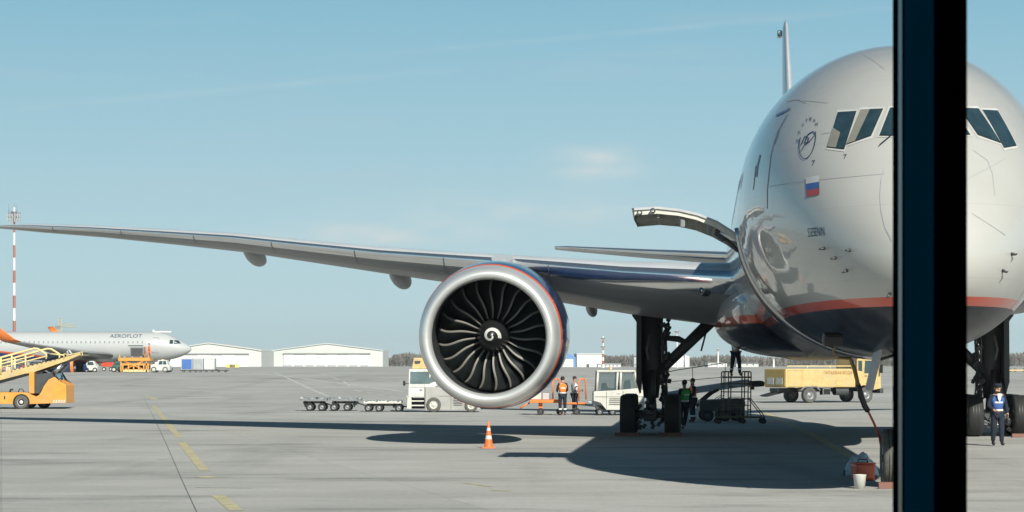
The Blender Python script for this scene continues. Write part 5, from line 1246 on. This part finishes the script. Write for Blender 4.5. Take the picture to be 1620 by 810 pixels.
for x in (139,152): wheel(t,(q(x,0)[0],-0.75,0.3),0.3,0.22)
# container train
M_curt = mat('grey_container_curtain',(0.34,0.37,0.38),0.6,var=0.15,scale=2); M_bluec = mat('blue_container_panel',(0.06,0.15,0.42),0.5)
for (x0,x1,m_,lb) in ((288,306,M_bluec,'blue cargo container at the head of the dolly row by the hangar'),(307,322.5,M_curt,'grey curtained cargo container next to the blue one'),(323.5,341,M_white,'white cargo container at the right of the dolly row')):
    Y = 280; t, s_, q = small('cargo_container', lb, 'cargo container', (x0+x1)/2, Y)
    b = MB(); box2(b,q,x0,567,x1,585,-0.8,0.8,M_lgrey,0.03); bd = b.build('container_body', t)
    b = MB(); box2(b,q,x0+1.2,568.5,x1-1.2,584,-0.83,-0.805,m_); b.build('side_panel', bd)
    t, s_, q = small('container_dolly', 'low dolly carrying the '+lb.split(' cargo')[0]+' container', 'dolly', (x0+x1)/2, Y, 'container dollies in the far row')
    b = MB(); box2(b,q,x0-1,585.2,x1+1,586.6,-0.85,0.85,M_dgrey); b.tube([(q(x1,0)[0],0,0.35),(q(x1+3,0)[0],0,0.3)],0.05,M_black,6); b.build('deck', t)
    for x in (x0+4,x1-4): wheel(t,(q(x,0)[0],-0.7,0.17),0.17,0.15)
t, s_, q = small('container_dolly', 'empty low dolly at the right end of the far container row', 'dolly', 353, 280, 'container dollies in the far row')
b = MB(); box2(b,q,344,585.5,361,586.8,-0.85,0.85,M_dgrey); b.build('deck', t)
for x in (347,358): wheel(t,(q(x,0)[0],-0.7,0.17),0.17,0.15)
# luggage carts behind the stair truck
bagm = [mat('suitcase_'+n_, c_, 0.6) for n_, c_ in (('pink',(0.45,0.16,0.20)),('tan',(0.5,0.33,0.2)),('mauve',(0.22,0.15,0.25)),('red',(0.4,0.05,0.06)),('blue',(0.07,0.12,0.3)),('cream',(0.6,0.55,0.42)))]
cname = ['pink','tan','mauve','red','blue','cream']
for k, px in enumerate((14, 36, 58)):
    t, s_, q = small('luggage_cart', ('leftmost','middle','rightmost')[k]+' of the three luggage carts under the distant airliner wing', 'luggage cart', px, 262, 'luggage carts under the far wing')
    b = MB(); box2(b,q,px-10,587,px+10,588.5,-0.8,0.8,M_dgrey); b.build('deck', t)
    for x in (px-10, px+10):
        b = MB(); T(q,[(x,588),(x,571.5)],-0.75,0.04,M_lgrey,b); T(q,[(x,588),(x,571.5)],0.75,0.04,M_lgrey,b); b.build('post', t)
    b = MB(); box2(b,q,px-10.5,570.5,px+10.5,571.6,-0.85,0.85,M_lgrey); b.build('canopy', t)
    for x in (px-7,px+7): wheel(t,(q(x,0)[0],-0.7,0.2),0.2,0.15)
    for i in range(4):
        ci = (k*4+i*5+i//2) % 6; x = px-8+i*4.2; h_ = (5.5,8.0,6.5,9.0)[(i+k) % 4]
        b = MB(); box2(b,q,x,587-h_,x+3.8,586.9,-0.5,0.3,bagm[ci],0.05); T(q,[(x+1.2,587-h_),(x+1.2,586.2-h_),(x+2.6,586.2-h_),(x+2.6,587-h_)],-0.1,0.02,M_black,b,6)
        p = GX(px, 262); tag(b.build('suitcase', None, p), ('first','second','third','last')[i]+' suitcase from the left, '+cname[ci]+', on the '+('leftmost','middle','rightmost')[k]+' luggage cart', 'suitcase', 'suitcases on the luggage carts')

# ------------------------------------------------------------ far background
M_hang = mat('hangar_cladding', (0.60,0.61,0.58), 0.6, var=0.05, scale=0.05); M_hdoor = mat('hangar_door_white', (0.70,0.70,0.68), 0.6, var=0.05, scale=0.1); M_htrack = mat('hangar_door_track', (0.22,0.23,0.22), 0.7)  # plain dark grey for the strip above the hangar doors
def hangar(label, px, Y, prof, door, panels, depth=55, lows=()):
    t, s_, q = small('hangar', label, 'hangar', px, Y)
    b = MB(); b.prism(pq(q, prof), 0, depth, M_hang); hb = b.build('wall', t)
    b = MB(); mx_ = [p for p in prof if p[1] < max(a[1] for a in prof)-10]
    top = pq(q, mx_); b.prism([(x, z+0.05) for x, z in top]+[(x, z+0.45) for x, z in reversed(top)], -0.6, depth+0.3, M_hang); b.build('roof', hb)
    x0, y0, x1, y1 = door; b = MB(); box2(b,q,x0-1,y0-1.3,x1+1,y0+0.4,-0.9,-0.02,M_htrack); b.build('door_track', t)
    n = len(panels)-1
    for k in range(n):
        b = MB(); box2(b,q,panels[k]+0.12,y0+(0.5 if k % 2 else 0.8),panels[k+1]-0.12,y1,-0.35 if k % 2 else -0.55,-0.02,M_hdoor); b.build('sliding_door', t)
    for (xa,xb) in lows:
        b = MB(); box2(b,q,xa,y1-4.0,xb,y1-0.1,-1.2,-0.6,M_lgrey); b.build('low_annex', t)
    return t
hangar('long white gabled hangar standing alone in the middle distance', 517, 1150, [(429,581),(429,555.5),(517,544),(605.5,555),(605.5,581)], (449,560,585,581), [449,466,483,500,517,534,551,568,585], lows=[(450+k*17.3,462+k*17.3) for k in range(8)])
hangar('white gabled hangar right behind the distant airliner nose', 335, 1050, [(245,581),(245,556),(330,543.5),(397,552.5),(413.5,555.5),(413.5,581)], (268,560.5,393,581), [268,290,312,334,352,372,393])
t, s_, q = small('blue_hangar', 'blue gabled hangar just right of the engine', 'hangar', 893, 900)
b = MB(); b.prism(pq(q,[(876,581.5),(876,564),(893,556),(911,565),(911,581.5)]),0,40,mat('faded_blue_cladding',(0.13,0.26,0.50),0.6)); b.build('wall', t)
b = MB(); box2(b,q,880,568,907,581.5,-0.3,-0.02,M_hang); b.build('door', t)
t, s_, q = small('white_warehouse', 'plain white flat-roofed warehouse beside the blue hangar', 'warehouse', 933, 900)
b = MB(); box2(b,q,912.5,560,954,581.5,0,40,M_hdoor); wb = b.build('wall', t)
b = MB(); box2(b,q,912,559,954.5,560.2,-0.3,40.3,M_hang); b.build('roof', wb); b = MB(); box2(b,q,928,576,932,581.4,-0.2,-0.02,M_dgrey); b.build('door', wb)
t, s_, q = small('low_annex', 'long low white building right of the warehouse', 'building', 962, 880)
b = MB(); box2(b,q,946,576,982,581.8,0,12,M_hdoor); wb = b.build('wall', t); b = MB(); box2(b,q,945.5,575.2,982.5,576.2,-0.3,12.3,M_lgrey); b.build('roof', wb)
for k in range(5):
    b = MB(); box2(b,q,951+k*6,577.5,953.5+k*6,579.5,-0.1,-0.02,M_mgrey); b.build('window', wb)
t, s_, q = small('storage_tank', 'white round-topped storage tank seen past the landing gear', 'storage tank', 1068, 860)
R_ = 25/s_; b = MB(); b.lathe([(0,R_),(q(0,563.5)[1],R_),(q(0,561.8)[1],R_*0.8),(q(0,561)[1],0.0)], M_hdoor, ((0,R_,0),(0,0,1)), 40); b.build('tank_shell', t)
b = MB(); b.tube([(R_*0.6,R_*0.15,0),(R_*0.6,R_*0.15,q(0,562)[1])],0.25,M_mgrey,6); b.build('ladder', t)
for (xa,xb,ya,m_,lb) in ((1003,1012,563,M_lgrey,'tall narrow grey building behind the tractor'),(1120,1150,573,M_hdoor,'low pale shed under the belly left of the water truck'),(1165,1200,574,M_hang,'long pale shed behind the person on the stand'),(1560,1580,571,M_lgrey,'grey shed between the right landing gear and the trees')):
    t, s_, q = small('shed', lb, 'shed', (xa+xb)/2, 950); b = MB(); box2(b,q,xa,ya+0.8,xb,581.5,0,15,m_); wb = b.build('wall', t); b = MB(); box2(b,q,xa-0.5,ya,xb+0.5,ya+0.9,-0.4,15.4,M_mgrey); b.build('roof', wb)
    for k in range(3): b = MB(); x = xa+(xb-xa)*(0.2+0.28*k); box2(b,q,x-0.8,576,x+0.8,578,-0.1,-0.02,M_dgrey); b.build('window', wb)
M_mred = mat('mast_red', (0.36,0.13,0.10), 0.6); M_mwhite = mat('mast_white', (0.70,0.70,0.69), 0.6)
def mast(label, px, Y, top, arms, bands, r=0.25, group=None, foot=581):
    t, s_, q = small('light_mast', label, 'light mast', px, Y, group)
    zt = q(0, top)[1]; b = MB(); n = bands
    for k in range(n): b.lathe([(zt*k/n, r*(1.2-0.5*k/n)),(zt*(k+1)/n, r*(1.2-0.5*(k+1)/n))], M_mwhite if k % 2 == 0 else M_mred, ((0,0,0),(0,0,1)), 10)
    b.build('pole', t)
    for (py, w_) in arms:
        z = q(0,py)[1]; hw = w_/2/s_; b = MB(); b.box((0,0,z),(2*hw,0.5,0.18),M_mgrey); b.lathe([(-0.2,hw*0.45),(0.2,hw*0.55)],M_mgrey,((0,0,z),(0,0,1)),12); ar = b.build('lamp_platform', t)
        for k in range(6): x = -hw+2*hw*k/5; c = MB(); c.box((x,-0.3,z-0.42),(hw*0.22,0.4,0.55),M_lgrey,Euler((0.4,0,0)),0.03); c.build('floodlight', ar)
    return t
mast('tall red and white light mast at the left edge behind the far airliner', 22.5, 330, 328, [(337,20),(344,18)], 13, 0.21)
tt = bpy.data.objects['light_mast']
b = MB(); zt = H-gz(330)+(HZ-328)*330/F
for x in (-0.8,0.05,0.4): b.tube([(x,0,zt-1.0),(x,0,zt+0.5)],0.04,M_mgrey,6)
b.build('antenna_rods', tt)
mast('striped light mast with two lamp arms beside the white warehouse', 954, 700, 532, [(535.5,11),(549,11)], 9, 0.34)
mast('pale light mast visible between the gear leg and its brace', 1071, 720, 523, [(525,13)], 1, 0.28)
mast('thin grey light mast above the trees left of the person on the stand', 1136, 820, 551, [(553,7)], 1, 0.35)
mast('short pale mast beyond the water truck', 1224, 800, 563, [(565,4)], 1, 0.35)
t, s_, q = small('striped_chimney', 'red and white banded chimney seen behind the right landing gear', 'chimney', 1548, 750)
zt = q(0,540)[1]; b = MB()
for k in range(6): b.lathe([(zt*k/6, 1.45-0.05*k),(zt*(k+1)/6, 1.40-0.05*k)], M_mwhite if k % 2 else M_mred, ((0,0,0),(0,0,1)), 16)
b.build('stack', t); b = MB(); b.lathe([(zt,1.25),(zt+0.3,1.25),(zt+0.3,0.9)], M_mgrey, ((0,0,0),(0,0,1)), 16); b.build('rim', t)
M_crane = mat('faded_crane_paint', (0.42,0.38,0.26), 0.7)
t, s_, q = small('tower_crane', 'small yellow tower crane above the distant airliner', 'crane', 95.5, 900)
b = MB(); z0, z1 = 0, q(0,500)[1]
for k in range(2): b.tube([(k*1.2-0.6,0,0),(k*1.2-0.6,0,z1*0.96)],0.18,M_crane,6)
for k in range(12): b.tube([(-0.6,0,z1*0.96*k/12),(0.6,0,z1*0.96*(k+1)/12)],0.12,M_crane,6)
b.tube([(0,0,z1*0.94),(0,0,z1)],0.2,M_crane,6); b.build('tower', t)
b = MB(); zj = q(0,517)[1]; xe = q(121,0)[0]; b.tube([(-0.8,0,zj),(xe,0,zj)],0.22,M_crane,6); b.tube([(0,0,zj+1.6),(xe*0.9,0,zj+1.0)],0.14,M_crane,6)
for k in range(8): b.tube([(xe*k/8,0,zj),(xe*(k+0.5)/8,0,zj+1.2)],0.1,M_crane,6)
b.build('jib', t)
b = MB(); b.box((-1.3,0,zj-0.2),(1.6,1.2,1.2),M_mgrey); b.build('counterweight', t)
t, s_, q = small('taxiway_sign', 'small yellow taxiway sign board in front of the left hangar', 'sign', 367, 500)
b = MB(); box2(b,q,357.5,576.5,378,581.5,-0.12,0.12,mat('sign_yellow',(0.72,0.58,0.18),0.5),0.02); sb_ = b.build('board', t)
b = MB(); box2(b,q,363.5,577,371.5,581,-0.14,-0.122,M_black); b.build('panel', sb_); b = MB(); lettering(b,'133',(q(367.5,0)[0],-0.15,q(0,579)[1]),(1,0,0),(0,0,1),0.85,0.38,M_paleyel); b.build('lettering', sb_)
b = MB(); 
b.box((q(360,0)[0],0,0.1),(0.1,0.1,0.3),M_dgrey); b.box((q(375,0)[0],0,0.1),(0.1,0.1,0.3),M_dgrey); b.build('feet', t)
for (px, Y, lb) in ((1605, 300, 'low yellow flatbed trailer on the far apron at the right edge'),):
    t, s_, q = small('flatbed_trailer', lb, 'trailer', px, Y); b = MB(); box2(b,q,1590,584.5,1640,587.0,-0.8,0.8,M_yellow,0.02); b.build('bed', t)
    for x in (1596,1604,1618): wheel(t,(q(x,0)[0],-0.7,0.22),0.22,0.2)

# bare woodland beyond the airfield
M_wood = mat('bare_birch_twigs', (0.14,0.122,0.105), 0.9, var=0.35, scale=0.05); M_wood2 = mat('pale_birch_trunks', (0.19,0.17,0.15), 0.9, var=0.3, scale=0.05); M_pine = mat('dull_pine_needles', (0.07,0.085,0.06), 0.9, var=0.3, scale=0.05)
def hmax(px):
    if px < 420: return 9
    if px < 435: return 12
    if px < 620: return 10
    if px < 680: return 15+2.5*math.sin((px-620)/14)
    if px < 1110: return 12+1.5*math.sin(px/37.0)
    if px < 1430: return 12.5+1.5*math.sin(px/29.0)
    return 16+2*math.sin(px/23.0)
b = MB(); rnd = random.Random(11); verts, faces, mids = [], [], []
for row in range(4):
    Y = 1250+row*22; s_ = F/Y; x = -40
    while x < 1700:
        x += rnd.uniform(0.5, 1.5)*1.5; hgt = hmax(x)*rnd.uniform(0.82, 1.03)*(0.8+0.08*row); hgt *= 0.45
        cx_, cy_ = (x-810)/s_, Y+rnd.uniform(-9, 9); base = gz(Y)-0.3; mi = 2 if rnd.random() < 0.07 else (1 if rnd.random() < 0.3 else 0)
        def tri(a, c, d): 
            i = len(verts); verts.extend([a, c, d]); faces.append((i, i+1, i+2)); mids.append(mi)
        w0 = 0.16; tri((cx_-w0,cy_,base),(cx_+w0,cy_,base),(cx_,cy_,base+hgt))
        for k in range(16):
            zz = base+hgt*rnd.uniform(0.1, 0.98); ln = rnd.uniform(0.5, 1.5)*(1.15-(zz-base)/hgt*0.7); a = rnd.uniform(0, 2*PI); up = rnd.uniform(0.5, 1.6)
            ex_, ey_ = cx_+math.cos(a)*ln, cy_+math.sin(a)*ln
            tri((cx_,cy_,zz),(cx_+0.12*math.sin(a)+0.2,cy_,zz+0.25),(ex_,ey_,zz+up))
            tri((ex_*0.5+cx_*0.5-0.28,cy_,zz+up*0.35),(ex_+0.3,ey_,zz+up*0.5),(ex_,ey_,zz+up*1.2))
b.bm.free(); me = bpy.data.meshes.new('woodland'); me.from_pydata(verts, [], faces)
for m_ in (M_wood, M_wood2, M_pine): me.materials.append(m_)
me.polygons.foreach_set('material_index', mids)
o = bpy.data.objects.new('woodland', me); COL.objects.link(o); tag(o, 'grey-brown strip of bare birch woodland beyond the airfield', 'woodland', kind='stuff')

# ------------------------------------------------------------ the air itself: a thin even haze over the whole field
M_air = bpy.data.materials.new('thin_haze'); M_air.use_nodes = True; n = M_air.node_tree; n.nodes.clear()
mo = n.nodes.new('ShaderNodeOutputMaterial'); pv = n.nodes.new('ShaderNodeVolumePrincipled'); pv.inputs['Density'].default_value = 0.00018
pv.inputs['Color'].default_value = (0.93, 0.98, 1.0, 1); pv.inputs['Anisotropy'].default_value = 0.2; n.links.new(pv.outputs[0], mo.inputs['Volume'])
b = MB(); b.box((0, 1150, 19), (3300, 2960, 42), M_air); tag(b.build('haze'), kind='stuff')
